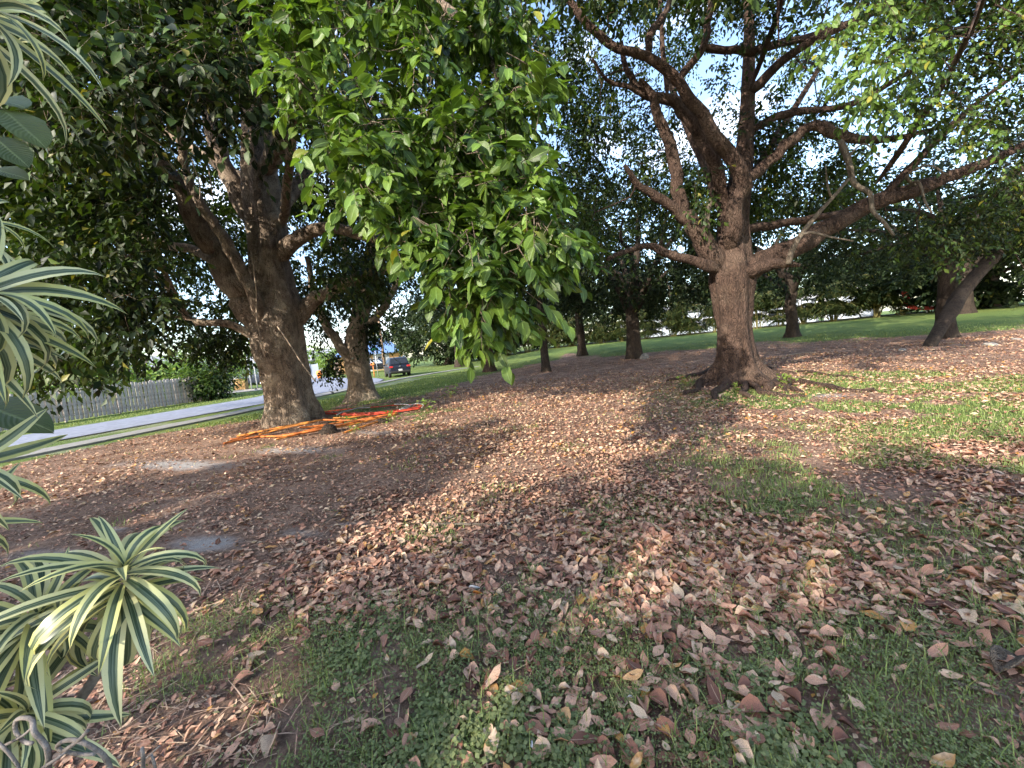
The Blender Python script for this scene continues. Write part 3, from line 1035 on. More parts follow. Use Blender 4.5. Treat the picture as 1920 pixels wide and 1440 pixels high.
# near weeds: tiny round leaflets and fine blades
gx_, gy_ = ground_points(260000, -3, 7, .8, 4.8, .9, lambda x, y: cover(x, y)[0] * .95 * (.16 + .9 * smooth(.36, .56, fbm2(x, y, .16, 95))))
k = rng.random(len(gx_)) < .42
wx, wy = gx_[k], gy_[k]
wx2 = np.repeat(wx, 3) + rng.normal(size=3 * len(wx)) * .010
wy2 = np.repeat(wy, 3) + rng.normal(size=3 * len(wx)) * .010
n_ = len(wx2)
wz = gz(wx2, wy2) + rng.uniform(.006, .045, n_)
ang = rng.uniform(0, 2 * np.pi, n_)
big = n2(wx2, wy2, .45, 91)
ws = rng.uniform(.006, .012, n_) * (1 + .9 * smooth(.6, .8, big)) * (1 + .15 * wy2)
rl = leaf_template(2, .85, .1, .1)
wt = np.column_stack([np.clip(.3 + .7 * n2(wx2, wy2, .25, 92) * rng.random(n_) + .2 * rng.normal(size=n_), 0, 1), rng.uniform(0, .12, n_), rng.random(n_)])
parts = [scatter((np.array([(0, 0, 0), (-.42, .5, .06), (0, 1, 0), (.42, .5, .06)]), np.array([(0, 3, 2, 1)]), None), np.column_stack([wx2, wy2, wz]), np.column_stack([np.cos(ang), np.sin(ang), rng.normal(size=n_) * .25]),
                 np.column_stack([rng.normal(size=n_) * .35, rng.normal(size=n_) * .35, np.ones(n_)]), ws, wt)]
tag(leaves_obj('weeds', parts, M['weed'], None), 'low small leaved green weeds carpeting the near ground', 'weeds', kind='stuff')
bx_, by_ = gx_[~k], gy_[~k]
n_ = len(bx_)
bh = rng.uniform(.02, .06, n_) * (1 + 1.3 * (rng.random(n_) < .08))
parts = [blade_set(bx_, by_, bh, rng.uniform(.0022, .0042, n_) * (1 + .2 * by_), .9, grass_tint(n_, .5))]
# tufts on the sunny right and strays
tx, ty = ground_points(190000, -9, 24, 3.0, 14, .85, lambda x, y: cover(x, y)[0] * .8 * (project(np.column_stack([x, y, 0 * x]))[1] > np.interp(project(np.column_stack([x, y, 0 * x]))[0], LINE_X, LINE_Y) - 2))
n_ = len(tx)
parts.append(blade_set(tx, ty, rng.uniform(.025, .075, n_), rng.uniform(.004, .007, n_) * (1 + .09 * ty), .9, grass_tint(n_, .6)))
tag(leaves_obj('grass', parts, M['grass'], None), 'thin patchy green grass growing through the fallen leaves', 'grass', kind='stuff')
# mown lawn at the back and the verge by the pavement
def lawn_w(x, y):
    a = x * .957 - y * .29
    onroad = (a < -13.6) & (a > -23.4)
    return cover(x, y)[0] * (~onroad) * smooth(40, 22, np.hypot(x, y))
tx, ty = ground_points(330000, -22, 40, 8, 46, .8, lawn_w)
k = project(np.column_stack([tx, ty, 0 * tx]))[1] < np.interp(project(np.column_stack([tx, ty, 0 * tx]))[0], LINE_X, LINE_Y) + 6
tx, ty = tx[k], ty[k]
n_ = len(tx)
parts = [blade_set(tx, ty, rng.uniform(.03, .075, n_), rng.uniform(.006, .010, n_) * (1 + .11 * ty), .8, grass_tint(n_, .45))]
tag(leaves_obj('lawn_grass', parts, M['grass'], None), 'short green mown lawn grass behind the trees', 'grass', kind='stuff')
# a few taller weeds round the roots and the pipe pile
def weed_plant(px, py, h, n, label):
    p = gnd(px, py)
    x = np.full(n, p[0]) + rng.normal(size=n) * .05 * h / .15
    y = np.full(n, p[1]) + rng.normal(size=n) * .05 * h / .15
    a = rng.uniform(0, 2 * np.pi, n)
    z = p[2] + rng.uniform(.1, 1, n) * h
    P_ = np.column_stack([x, y, z])
    D_ = np.column_stack([np.cos(a), np.sin(a), rng.uniform(-.2, .9, n)])
    st = MB()
    root = empty('weed_plant', p)
    prt = [scatter(KITE, P_ - p, D_, np.column_stack([rng.normal(size=n) * .4, rng.normal(size=n) * .4, np.ones(n)]), rng.uniform(.35, .65, n) * h * .8, np.column_stack([rng.uniform(.4, 1, n), rng.uniform(0, .25, n), rng.random(n)]))]
    tag(leaves_obj('foliage', prt, M['leaf_bright'], root), kind='stuff')
    for k in range(5):
        q = P_[k] - p
        st.tube([(0, 0, 0), (q[0] * .4, q[1] * .4, q[2] * .6), q], [.006, .005, .003], 4)
    st.build('stem', M['palm_stem'], root)
    tag(root, label, 'weed', 'leafy weeds sprouting on the ground')
weed_plant(1430, 712, .26, 22, 'leafy green sprout growing between the roots of the big right trunk')
weed_plant(1475, 728, .30, 34, 'bushy green weed at the outer end of the big roots')
weed_plant(1382, 735, .22, 26, 'low green weed in front of the root flare')
weed_plant(1285, 722, .28, 30, 'green weed left of the root flare beside the cut root')
weed_plant(1530, 722, .3, 14, 'pale broad leaved seedling standing right of the roots')
weed_plant(575, 770, .34, 34, 'dark green weed against the base of the thick left trunk')
weed_plant(655, 800, .26, 26, 'green weed growing up between the orange pipes')
weed_plant(735, 792, .28, 30, 'green weed by the dark lump at the pipe pile end')
weed_plant(800, 770, .34, 34, 'spreading green weed past the red pipe loop')
weed_plant(845, 745, .5, 26, 'tall wispy green weed standing on the lawn edge')
weed_plant(665, 812, .2, 20, 'small yellowish weed in front of the pipes')
weed_plant(1095, 1010, .06, 14, 'tiny bright green sprout in the leaf drift')

# ------------------------------------------------------------------ the three near trees
def wood_nodes(paths):
    P = np.vstack([p[len(p) // 3:] for p, r in paths])
    R = np.concatenate([r[len(r) // 3:] for p, r in paths])
    return P, R

def limb_mod(seed):
    def mod(P, th):
        t = th[None, :]
        z = np.arange(len(P))[:, None] * .35
        return 1 + .16 * (noise3(1.3 * np.cos(t) + seed, 1.3 * np.sin(t), z, seed) - .5) * 2 + .05 * np.cos(3 * t + seed)
    return mod

def make_limbs(root, limbs, mat, base, sides=14, trunk=None):
    out = []
    if trunk is not None:      # sink every limb's root into the trunk it leaves
        for p_, r_ in limbs:
            d_ = np.linalg.norm(trunk - p_[0], axis=1)
            j_ = int(np.argmin(d_))
            if d_[j_] < .9: p_[0] = p_[0] * .25 + trunk[j_] * .75; p_[1] = p_[1] * .6 + (p_[0] + p_[2]) * .2
    limbs = [(p_, r_ * .76) for p_, r_ in limbs]
    for k, (pth, r_) in enumerate(limbs):
        # small kinks so that the wood does not run smooth
        n = len(pth)
        kink = np.column_stack([noise3(np.arange(n) * .55, k * 3.1, a_, 77) - .5 for a_ in (0.3, 5.3, 9.3)])
        pth = pth + kink * (r_ * .9)[:, None] * np.minimum(1, np.arange(n) / 4.)[:, None]
        r_ = r_.copy()
        r_[0] *= .25
        r_[1] *= .8
        V, Fc = tube(pth - base, r_, sides, limb_mod(k + 3))
        np_obj('limb', V, Fc, mat, root, smooth_shade=True)
        out.append((pth, r_))
    return out

def crown_parts(cl, centre, rad, twigs, per, leaf_len, tpls, base, tint_base, yellow=.02, droop=.35, twig_r=.004):
    out = unit(cl - centre)
    P, D, Nn, S, a, m_, b_ = twig_leaves(cl, out, rad, twigs, per, leaf_len, droop)
    T = leaf_tint(P, base=tint_base, yellow=yellow)
    tv, tf = twig_mesh(a - base, m_ - base, b_ - base, twig_r)
    pick = rng.integers(0, len(tpls), len(P))
    parts = [scatter(t_, P[pick == k] - base, D[pick == k], Nn[pick == k], S[pick == k], T[pick == k]) for k, t_ in enumerate(tpls)]
    return parts, (tv, tf), (P, D, Nn, S, T)

def single_leaves(crown, base, data, count, mat, r=rng):
    """the leaves that show largest become objects of their own; returns the mask of the rest"""
    P, D, Nn, S, T = data
    px, py, d = project(P)
    seen = (px > 10) & (px < 1910) & (py > 5) & (py < 1430) & (d > .5)
    score = np.where(seen, S / np.maximum(d, .3), 0)
    idx = np.argsort(-score)[:count]
    cache = {}
    for i in idx:
        key = (int(r.integers(0, len(LEAF0))), int(T[i, 0] * 3.99), int(T[i, 1] > .35))
        if key not in cache:
            v_, f_, u_ = LEAF0[key[0]]
            cache[key] = np_mesh('leaf', v_, f_, mat, tint=np.tile([(key[1] + .5) / 4, .75 if key[2] else .05, .5], (len(v_), 1)), uv=u_, smooth_shade=True)
        o = bpy.data.objects.new('leaf', cache[key])
        Bm = basis(D[i:i + 1], Nn[i:i + 1])[0] * S[i]
        q = P[i] - base
        o.matrix_local = Matrix([[*Bm[r_], q[r_]] for r_ in range(3)] + [[0, 0, 0, 1]])
        link(o, crown)
    rest = np.ones(len(P), bool)
    rest[idx] = False
    return rest

def ellipsoid_clusters(n, c, ax, inner=.55, r=rng, keep=None):
    out = []
    while len(out) < n:
        v = unit(r.normal(size=(300, 3))) * (inner + (1 - inner) * r.random((300, 1)) ** .7)
        p = np.asarray(c) + v * np.asarray(ax)
        if keep is not None: p = p[keep(p)]
        out += list(p)
    return np.array(out[:n])

def above_frame(p):
    px, py, d = project(p)
    return ((py < -30) | (px < -120) | (px > 2040) | (d < .4)) & (p[:, 2] > 2.2)

# ---- the thick forked tree on the left
B1 = gnd(547, 797)
Y1 = float(B1[1]) + .55
base1 = np.array([B1[0], Y1, float(gz(B1[0], Y1))])
tree1 = empty('shade_tree', base1)
tag(tree1, 'thick grey trunked forked tree rising beside the pile of orange pipes', 'tree')
tp, tr = limb_px([(551, 800, 0, 38), (548, 772, 0, 38), (541, 735, 0, 38), (531, 690, 0, 40), (523, 640, 0, 43), (518, 590, 0, 42), (512, 530, 0, 34), (505, 460, 0, 31), (497, 400, .1, 31), (490, 340, .2, 29), (484, 270, .3, 25), (478, 190, .5, 21), (470, 90, .8, 17), (468, -40, 1.2, 18), (465, -200, 1.6, 10)], Y1, 6)
tp[0, 2] -= .15
V, Fc = tube(tp - base1, tr, 40, fluted(3, .12, 5, base1[2], .22, .35))
np_obj('trunk', V, Fc, M['bark_a'], tree1, smooth_shade=True)
L1 = [limb_px(s, Y1) for s in (
    [(515, 640, .0, 34), (480, 585, -.15, 33), (445, 530, -.3, 31), (408, 470, -.5, 28), (362, 395, -.8, 25), (315, 325, -1.2, 21), (272, 255, -1.6, 18), (232, 165, -2.0, 14), (200, 60, -2.4, 10), (170, -80, -2.8, 6)],
    [(500, 612, -.5, 17), (470, 545, -.75, 15), (440, 480, -.9, 13), (412, 435, -1.0, 12), (388, 402, -1.1, 11), (366, 360, -1.2, 10), (345, 310, -1.3, 9), (338, 250, -1.4, 8), (332, 190, -1.5, 6)],
    [(548, 622, .15, 22), (585, 566, .2, 17), (635, 535, .2, 14), (695, 512, .2, 12), (760, 497, -.1, 10), (835, 470, -.4, 8), (900, 420, -1.5, 8), (960, 350, -2.0, 5)],
    [(512, 490, -.1, 22), (560, 447, -.2, 16), (615, 428, -.3, 14), (680, 440, -.4, 12), (740, 450, -.5, 10), (800, 420, -.7, 7), (850, 370, -.9, 5)],
    [(490, 640, -.3, 12), (440, 611, -.5, 9), (385, 605, -.7, 8), (350, 596, -.8, 8), (325, 555, -1.0, 7.5), (300, 520, -1.2, 7), (268, 500, -1.3, 5), (220, 470, -1.5, 4)],
    [(352, 600, -.8, 6), (322, 540, -1.3, 5.5), (302, 490, -1.6, 5), (285, 430, -1.9, 3.5)],
    [(478, 420, .1, 24), (440, 355, .2, 21), (412, 285, .4, 19), (392, 220, .6, 16), (372, 140, .9, 12), (350, 40, 1.2, 8), (330, -80, 1.5, 5)],
    [(492, 330, .0, 22), (540, 240, -.5, 18), (600, 150, -1.2, 15), (660, 60, -2.0, 12), (720, -60, -3.0, 9), (760, -160, -4.0, 7), (800, -230, -5.0, 5)],
    [(498, 380, .4, 16), (455, 340, 1.2, 14), (400, 300, 2.2, 11), (330, 260, 3.2, 8), (250, 220, 4.2, 5)],
    [(512, 420, .4, 16), (570, 330, 1.4, 14), (640, 250, 2.6, 11), (730, 190, 3.8, 8), (820, 140, 5.0, 5)],
    [(425, 500, -.4, 14), (360, 470, .3, 11), (280, 450, 1.0, 9), (190, 420, 1.8, 6), (100, 380, 2.5, 4)],
)]
# limb that carries the bright foliage out towards the camera
fw = catmull(np.array([[-5.9, 11.0, 5.2], [-4.6, 9.2, 6.0], [-3.1, 7.2, 6.5], [-1.7, 5.6, 6.3], [-.6, 4.6, 5.5], [.1, 4.1, 4.4], [.1, 3.8, 3.2]]), 5)
L1.append((fw, np.linspace(.16, .012, len(fw))))
fw2 = catmull(np.array([[-3.9, 8.2, 6.3], [-3.2, 6.2, 6.2], [-2.6, 4.9, 5.6], [-2.0, 4.3, 4.6]]), 5)
fw3 = catmull(np.array([[-2.4, 6.3, 6.4], [-.8, 5.4, 7.2], [.6, 4.9, 7.0], [1.4, 4.6, 5.6], [1.7, 4.4, 4.2]]), 5)
L1 = make_limbs(tree1, L1, M['bark_a'], base1, trunk=tp)

# foliage: nearest bright sprays, then the mass behind, then the out-of-sight top
near_lo = [(745, 420), (830, 390), (960, 380), (1025, 400), (1040, 440), (1000, 490), (965, 530), (935, 575), (908, 605), (880, 575), (872, 520), (810, 480), (760, 455)]
near_mid = [(590, 320), (640, 250), (760, 230), (900, 230), (1010, 250), (1050, 310), (1060, 370), (1030, 420), (960, 430), (830, 410), (740, 400), (650, 360)]
near_hi = [(520, -60), (960, -60), (985, 60), (1010, 180), (1020, 250), (900, 290), (740, 290), (600, 290), (540, 210), (520, 100)]
cl_a = np.vstack([sample_px(near_lo, 44, 2.75, 4.0, power=.8), sample_px(near_mid, 50, 3.1, 5.0), sample_px(near_hi, 80, 3.3, 5.4)])
cl_back = np.vstack([sample_px(near_mid, 55, 5.4, 9.5), sample_px(near_hi, 120, 5.8, 10), sample_px(near_lo[:6] + [(900, 490), (780, 450)], 10, 4.4, 7.0)])
left_hi = [(-60, -80), (560, -80), (545, 90), (520, 190), (430, 220), (330, 185), (230, 215), (120, 240), (-60, 230)]
left_lo = [(-60, 210), (150, 235), (260, 250), (300, 330), (320, 420), (280, 470), (290, 530), (325, 590), (295, 628), (230, 660), (150, 685), (60, 670), (-60, 620)]
low_mid = [(330, 590), (460, 615), (470, 650), (440, 665), (400, 650), (340, 620)]
cl_b = np.vstack([sample_px(left_hi, 190, 4.6, 9.5), sample_px(left_lo, 150, 7.2, 10.8), sample_px(left_lo, 130, 11, 15), sample_px(low_mid, 20, 12, 14.5),
                  sample_px([(60, 150), (560, 100), (700, 200), (760, 420), (640, 500), (560, 420), (330, 500), (60, 480)], 170, 12.2, 17.5)])
cl_b = np.vstack([cl_b, sample_px([(330, 380), (480, 330), (640, 330), (760, 430), (740, 520), (600, 590), (420, 600), (310, 600)], 125, 12.5, 18), sample_px([(60, 200), (330, 200), (420, 420), (330, 560), (100, 560)], 60, 14, 19)])
cl_b = np.vstack([cl_b, sample_px([(600, 470), (760, 450), (770, 510), (640, 525)], 9, 9.6, 11.2)])
cl_top = ellipsoid_clusters(170, (-6.0, 11.0, 8.6), (7.0, 6.6, 4.6), .5, keep=lambda p: above_frame(p) & (p[:, 1] > 5.0))
Pn, Rn = wood_nodes(L1 + [(tp, tr)])
q = Quads()
allc = np.vstack([cl_a, cl_back, cl_b, cl_top])
grow(Pn, Rn, allc, q)
q.V = [v_ - base1 for v_ in q.V]
tag(q.build('branches', M['bark_a'], tree1), kind='stuff')
cen1 = np.array([-6.0, 10.5, 7.0])
crown1 = empty('crown', base1)
C.objects.unlink(crown1)
tw = Quads()
P0, D0, N0, S0, a0, m0, b0 = twig_leaves(cl_a, unit(cl_a - np.array([-3., 8, 6])), np.full(len(cl_a), .40), 8, 8, .142, droop=.45, up=1.15, t0=.40)
T0 = leaf_tint(P0, base=.58, var=.8, yellow=.008)
tw.add(*twig_mesh(a0 - base1, m0 - base1, b0 - base1, .0035))
isn = cl_back[:, 1] < 7.0
parts2, tw2, _ = crown_parts(cl_back[isn], cen1, np.full(isn.sum(), .6), 11, 9, .13, LEAF1, base1, .42, .02, .5)
tw.add(*tw2)
parts2b, tw2, _ = crown_parts(cl_back[~isn], cen1, np.full((~isn).sum(), .6), 11, 9, .14, [KITE], base1, .42, .02, .5)
tw.add(*tw2)
hi_n = cl_b[:190][:, 1] < 7.2
cl_b = np.vstack([cl_b[:190][hi_n], cl_b[190:], cl_b[:190][~hi_n]])
hn = int(hi_n.sum())
parts3b, tw3b, _ = crown_parts(cl_b[:hn], cen1, np.full(hn, .8), 13, 9, .15, LEAF1, base1, .34, .015, .45)
tw.add(*tw3b)
cl_b = cl_b[hn:]
parts3, tw3, _ = crown_parts(cl_b, cen1, np.full(len(cl_b), .85), 12, 9, .195, [KITE], base1, .28, .015, .42)  # left mass gets a darker tint, its shade painted into the leaves
parts4, tw4, _ = crown_parts(cl_top, cen1, np.full(len(cl_top), 1.1), 9, 8, .24, [QUADK], base1, .4, .0, .35)
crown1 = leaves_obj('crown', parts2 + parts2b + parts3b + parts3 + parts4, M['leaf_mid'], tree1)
tag(crown1, kind='stuff')
rest = single_leaves(crown1, base1, (P0, D0, N0, S0, T0), 300, M['leaf_near'])
pk = rng.integers(0, len(LEAF0), len(P0))
sp_ = leaves_obj('leaf_sprays', [scatter(LEAF0[k], P0[rest & (pk == k)] - base1, D0[rest & (pk == k)], N0[rest & (pk == k)], S0[rest & (pk == k)], T0[rest & (pk == k)]) for k in range(len(LEAF0))], M['leaf_near'], tree1)
tag(sp_, 'bright glossy leaves hanging nearest the camera', kind='stuff')
tag(tw.build('twigs', M['bark_a'], tree1, False), kind='stuff')
# thin aerial roots and bare vines on the trunk
for pts, w_ in (([(470, 470, -.7), (480, 540, -.8), (482, 600, -.85), (490, 640, -.8), (496, 668, -.75)], 1.2), ([(520, 612, -.8), (540, 640, -.82), (560, 672, -.8), (580, 700, -.85), (592, 716, -.9)], 1.2), ([(530, 225, -.6), (505, 245, -.7), (497, 270, -.8), (502, 315, -.75)], 1.0), ([(360, 300, -1.4), (375, 350, -1.5), (372, 395, -1.5)], .8), ([(385, 280, -1.2), (395, 340, -1.3), (400, 380, -1.3)], .8)):
    p_ = catmull([at(x, y, Y1 + d_) - base1 for x, y, d_ in pts], 4)
    MB().tube(p_, w_ * Y1 / F, 5).build('vine', M['twig'], tree1, smooth_shade=True)

# ---- the forked tree behind it
B2 = gnd(680, 752)
Y2 = float(B2[1]) + .4
base2 = np.array([B2[0], Y2, float(gz(B2[0], Y2))])
tree2 = empty('shade_tree', base2)
tag(tree2, 'smaller forked tree standing behind the red hose loops near the road', 'tree')
tp2, tr2 = limb_px([(680, 757, 0, 26), (678, 735, 0, 23), (675, 705, 0, 21), (670, 675, 0, 22), (668, 650, 0, 20), (672, 615, 0, 17), (680, 570, .1, 14), (692, 510, .2, 12), (700, 440, .3, 9), (705, 360, .5, 6)], Y2, 6)
tp2[0, 2] -= .12
V, Fc = tube(tp2 - base2, tr2, 30, fluted(5, .09, 3, base2[2], .38, .35))
np_obj('trunk', V, Fc, M['bark_a'], tree2, smooth_shade=True)
L2 = [limb_px(s, Y2) for s in (
    [(668, 690, -.2, 16), (645, 655, -.3, 13), (622, 622, -.4, 11), (600, 585, -.5, 9), (585, 540, -.7, 7), (575, 480, -.9, 5)],
    [(675, 610, .1, 11), (705, 595, .0, 9), (728, 565, -.1, 8), (738, 540, -.2, 7), (760, 515, -.3, 6), (800, 480, -.5, 4)],
    [(680, 560, .1, 9), (655, 500, .4, 8), (640, 440, .8, 6), (630, 380, 1.2, 4)],
)]
L2 = make_limbs(tree2, L2, M['bark_a'], base2, 12, trunk=tp2)
cl2 = np.vstack([sample_px([(575, 500), (760, 470), (750, 545), (735, 590), (690, 620), (660, 640), (640, 600), (600, 640), (590, 600)], 70, 15.2, 19),
                 sample_px([(600, 640), (640, 650), (640, 690), (610, 690)], 5, 16, 17), sample_px([(655, 600), (700, 600), (700, 660), (660, 640)], 8, 15.6, 16.3),
                 sample_px([(560, 300), (860, 300), (800, 470), (580, 500)], 60, 16, 20)])
q = Quads()
Pn, Rn = wood_nodes(L2 + [(tp2, tr2)])
grow(Pn, Rn, cl2, q)
q.V = [v_ - base2 for v_ in q.V]
tag(q.build('branches', M['bark_a'], tree2), kind='stuff')
pp, tw_, _ = crown_parts(cl2, np.array([B2[0], Y2, 5.]), np.full(len(cl2), .85), 12, 9, .17, [KITE], base2, .25, .01, .45)
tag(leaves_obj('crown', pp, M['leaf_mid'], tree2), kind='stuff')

# ---- the big spreading tree on the right, with its root flare
B3 = gnd(1383, 722)
Y3 = float(B3[1]) + .45
base3 = np.array([B3[0], Y3, float(gz(B3[0], Y3))])
tree3 = empty('shade_tree', base3)
tag(tree3, 'big reddish brown spreading tree with flared roots on the right', 'tree')
tp3, tr3 = limb_px([(1385, 726, 0, 31), (1382, 700, 0, 29), (1380, 665, 0, 28), (1377, 620, 0, 28), (1374, 570, 0, 29), (1371, 530, 0, 33), (1371, 495, 0, 32), (1374, 450, .1, 25), (1376, 405, .1, 23), (1384, 365, .2, 20), (1394, 300, .3, 14), (1400, 220, .4, 12), (1404, 130, .5, 10), (1404, 30, .7, 8), (1400, -100, 1.0, 6)], Y3, 6)
tp3[0, 2] -= .2
V, Fc = tube(tp3 - base3, tr3, 44, fluted(2, .13, 6, base3[2], .85, .27))
np_obj('trunk', V, Fc, M['bark_b'], tree3, smooth_shade=True)
L3 = [limb_px(s, Y3) for s in (
    [(1368, 470, -.25, 20), (1376, 405, -.4, 19), (1394, 338, -.5, 17), (1362, 282, -.6, 16), (1330, 235, -.7, 15), (1298, 190, -.8, 13), (1270, 152, -.9, 12), (1222, 110, -1.0, 10), (1160, 92, -1.1, 9), (1112, 55, -1.2, 8), (1072, 8, -1.3, 7), (1040, -60, -1.4, 5)],
    [(1392, 342, -.5, 14), (1425, 318, -.5, 13), (1462, 285, -.6, 12), (1500, 248, -.7, 11), (1530, 238, -.8, 11), (1570, 252, -.9, 11), (1625, 262, -1.0, 9), (1690, 258, -1.1, 6), (1760, 240, -1.3, 4)],
    [(1355, 510, .0, 26), (1322, 462, -.1, 23), (1292, 418, -.2, 19), (1275, 385, -.2, 16), (1268, 330, -.3, 14), (1256, 275, -.3, 13), (1238, 232, -.4, 12), (1226, 190, -.5, 9), (1200, 150, -.6, 6)],
    [(1290, 415, -.2, 12), (1255, 385, -.3, 11), (1225, 365, -.4, 10), (1198, 346, -.5, 8), (1170, 310, -.7, 5)],
    [(1345, 505, -.2, 16), (1305, 491, -.3, 11), (1265, 482, -.4, 10), (1232, 466, -.5, 9), (1200, 463, -.6, 7), (1165, 474, -.7, 6), (1138, 487, -.8, 4)],
    [(1390, 520, -.1, 30), (1440, 488, -.2, 26), (1500, 458, -.3, 24), (1570, 418, -.4, 21), (1640, 382, -.6, 19), (1720, 352, -.8, 17), (1790, 328, -1.0, 14), (1850, 304, -1.2, 11), (1930, 270, -1.5, 8)],
    [(1395, 515, -.35, 20), (1430, 497, -.5, 15), (1465, 493, -.6, 11), (1500, 497, -.7, 4)],
    [(1394, 432, .1, 12), (1420, 424, .2, 10), (1470, 418, .3, 9), (1530, 408, .4, 8), (1590, 396, .6, 6), (1680, 370, .9, 4)],
    [(1358, 400, .2, 15), (1338, 310, .0, 15), (1312, 252, -.1, 14), (1278, 205, -.2, 13), (1250, 183, -.3, 12), (1208, 176, -.3, 9), (1177, 138, -.4, 7), (1165, 80, -.4, 5)],
    [(1255, 192, -.3, 7), (1215, 180, -.4, 6), (1180, 163, -.5, 5.5), (1138, 150, -.6, 4), (1110, 110, -.8, 3)],
    [(1270, 150, -.9, 9), (1298, 118, -.9, 8.5), (1318, 88, -1.0, 8), (1328, 40, -1.0, 7), (1338, -30, -1.1, 6)],
    [(1318, 88, -1.0, 8), (1360, 92, -.8, 8), (1405, 94, -.6, 9), (1455, 82, -.5, 8), (1520, 68, -.4, 7), (1600, 40, -.4, 5)],
    [(1216, 108, -1.0, 8), (1222, 60, -.9, 8), (1250, 20, -.8, 7), (1262, -40, -.7, 5)],
    [(1252, 180, -.3, 6), (1246, 120, -.2, 5.5), (1240, 60, -.1, 5), (1236, -20, 0, 4)],
    [(1402, 180, .4, 11), (1450, 130, .0, 10), (1500, 90, -.4, 9), (1580, 50, -.8, 7), (1680, 10, -1.2, 5)],
    [(1400, 250, .3, 9), (1470, 215, .2, 8), (1550, 205, .1, 7), (1610, 190, 0, 6.5), (1690, 143, -.2, 5.5), (1760, 110, -.4, 4)],
    [(1640, 385, -.6, 9), (1720, 300, -.9, 8), (1790, 230, -1.2, 7), (1850, 180, -1.5, 5), (1930, 120, -1.8, 4)],
    [(1388, 360, .2, 10), (1430, 300, .8, 9), (1480, 220, 1.6, 7), (1540, 120, 2.4, 5)],
    [(1372, 420, .2, 12), (1330, 340, 1.0, 10), (1290, 240, 2.0, 8), (1240, 120, 3.0, 5)],
)]
fw = catmull(np.array([[9.2, 9.6, 4.6], [9.0, 8.2, 5.6], [8.2, 6.8, 6.2], [7.2, 5.9, 5.9], [6.4, 5.4, 5.0]]), 5)
L3.append((fw, np.linspace(.09, .012, len(fw))))
fw = catmull(np.array([[6.6, 10.0, 7.4], [6.2, 8.6, 7.8], [5.4, 7.2, 7.6], [4.6, 6.3, 6.6], [4.2, 5.8, 5.4]]), 5)
L3.append((fw, np.linspace(.09, .012, len(fw))))
L3 = make_limbs(tree3, L3, M['bark_b'], base3, trunk=tp3)
for pts, w0 in (([(1478, 495, -.7), (1486, 468, -.8), (1502, 440, -.9), (1530, 405, -1.0), (1560, 372, -1.1), (1592, 335, -1.2)], 5), ([(1502, 440, -.9), (1522, 436, -1.0), (1560, 445, -1.1), (1600, 452, -1.2)], 2.5),
                ([(1571, 254, -.9), (1590, 300, -1.0), (1602, 344, -1.1), (1630, 362, -1.2), (1636, 394, -1.2), (1657, 417, -1.3), (1676, 442, -1.3)], 5), ([(1604, 340, -1.1), (1590, 300, -1.2), (1620, 270, -1.4), (1650, 295, -1.5)], 2),
                ([(1720, 352, -.8), (1700, 330, -1.2), (1740, 310, -1.4), (1780, 330, -1.5)], 2.5), ([(1690, 365, -.7), (1720, 340, -1.1), (1735, 380, -1.2), (1748, 400, -1.2)], 2.5), ([(1560, 372, -1.1), (1552, 350, -1.2), (1548, 310, -1.2)], 2),
                ([(1322, 430, -.2), (1324, 405, -.25), (1332, 374, -.3)], 9)):
    p_ = catmull([at(x, y, Y3 + d_) - base3 for x, y, d_ in pts], 5)
    MB().tube(p_, np.linspace(w0, w0 * .45, len(p_)) * Y3 / F, 7).build('dead_twig', M['bark_pale'], tree3, smooth_shade=True)
for pts, w0 in (([(1345, 700), (1322, 716), (1300, 735), (1285, 742)], 11), ([(1340, 690), (1310, 705), (1275, 712), (1250, 716)], 9), ([(1365, 715), (1350, 735), (1330, 752)], 12), ([(1390, 720), (1395, 738), (1410, 752)], 9),
                ([(1420, 700), (1445, 712), (1480, 716), (1520, 722), (1580, 733), (1640, 735)], 10), ([(1415, 712), (1440, 725), (1470, 728), (1510, 738)], 11), ([(1425, 695), (1460, 700), (1490, 702)], 10),
                ([(1400, 722), (1430, 738), (1470, 745), (1520, 745)], 7), ([(1360, 720), (1320, 725), (1290, 728)], 8), ([(1440, 735), (1455, 712), (1475, 722), (1478, 738)], 8), ([(1500, 700), (1560, 705), (1620, 712)], 5)):
    P_ = np.array([gnd(x, y) for x, y in pts]) - base3
    p_ = catmull(P_, 6)
    r_ = np.linspace(w0 * .8, w0 * .3, len(p_)) * Y3 / F
    p_[:, 2] += r_ * .6 + .02 * np.sin(np.arange(len(p_)) * .9)
    p_[:, :2] += .05 * np.column_stack([np.sin(np.arange(len(p_)) * .7), np.cos(np.arange(len(p_)) * .8)])
    p_[-1, 2] -= .08
    MB().tube(p_, r_, 9).build('root', M['bark_b'], tree3, smooth_shade=True)

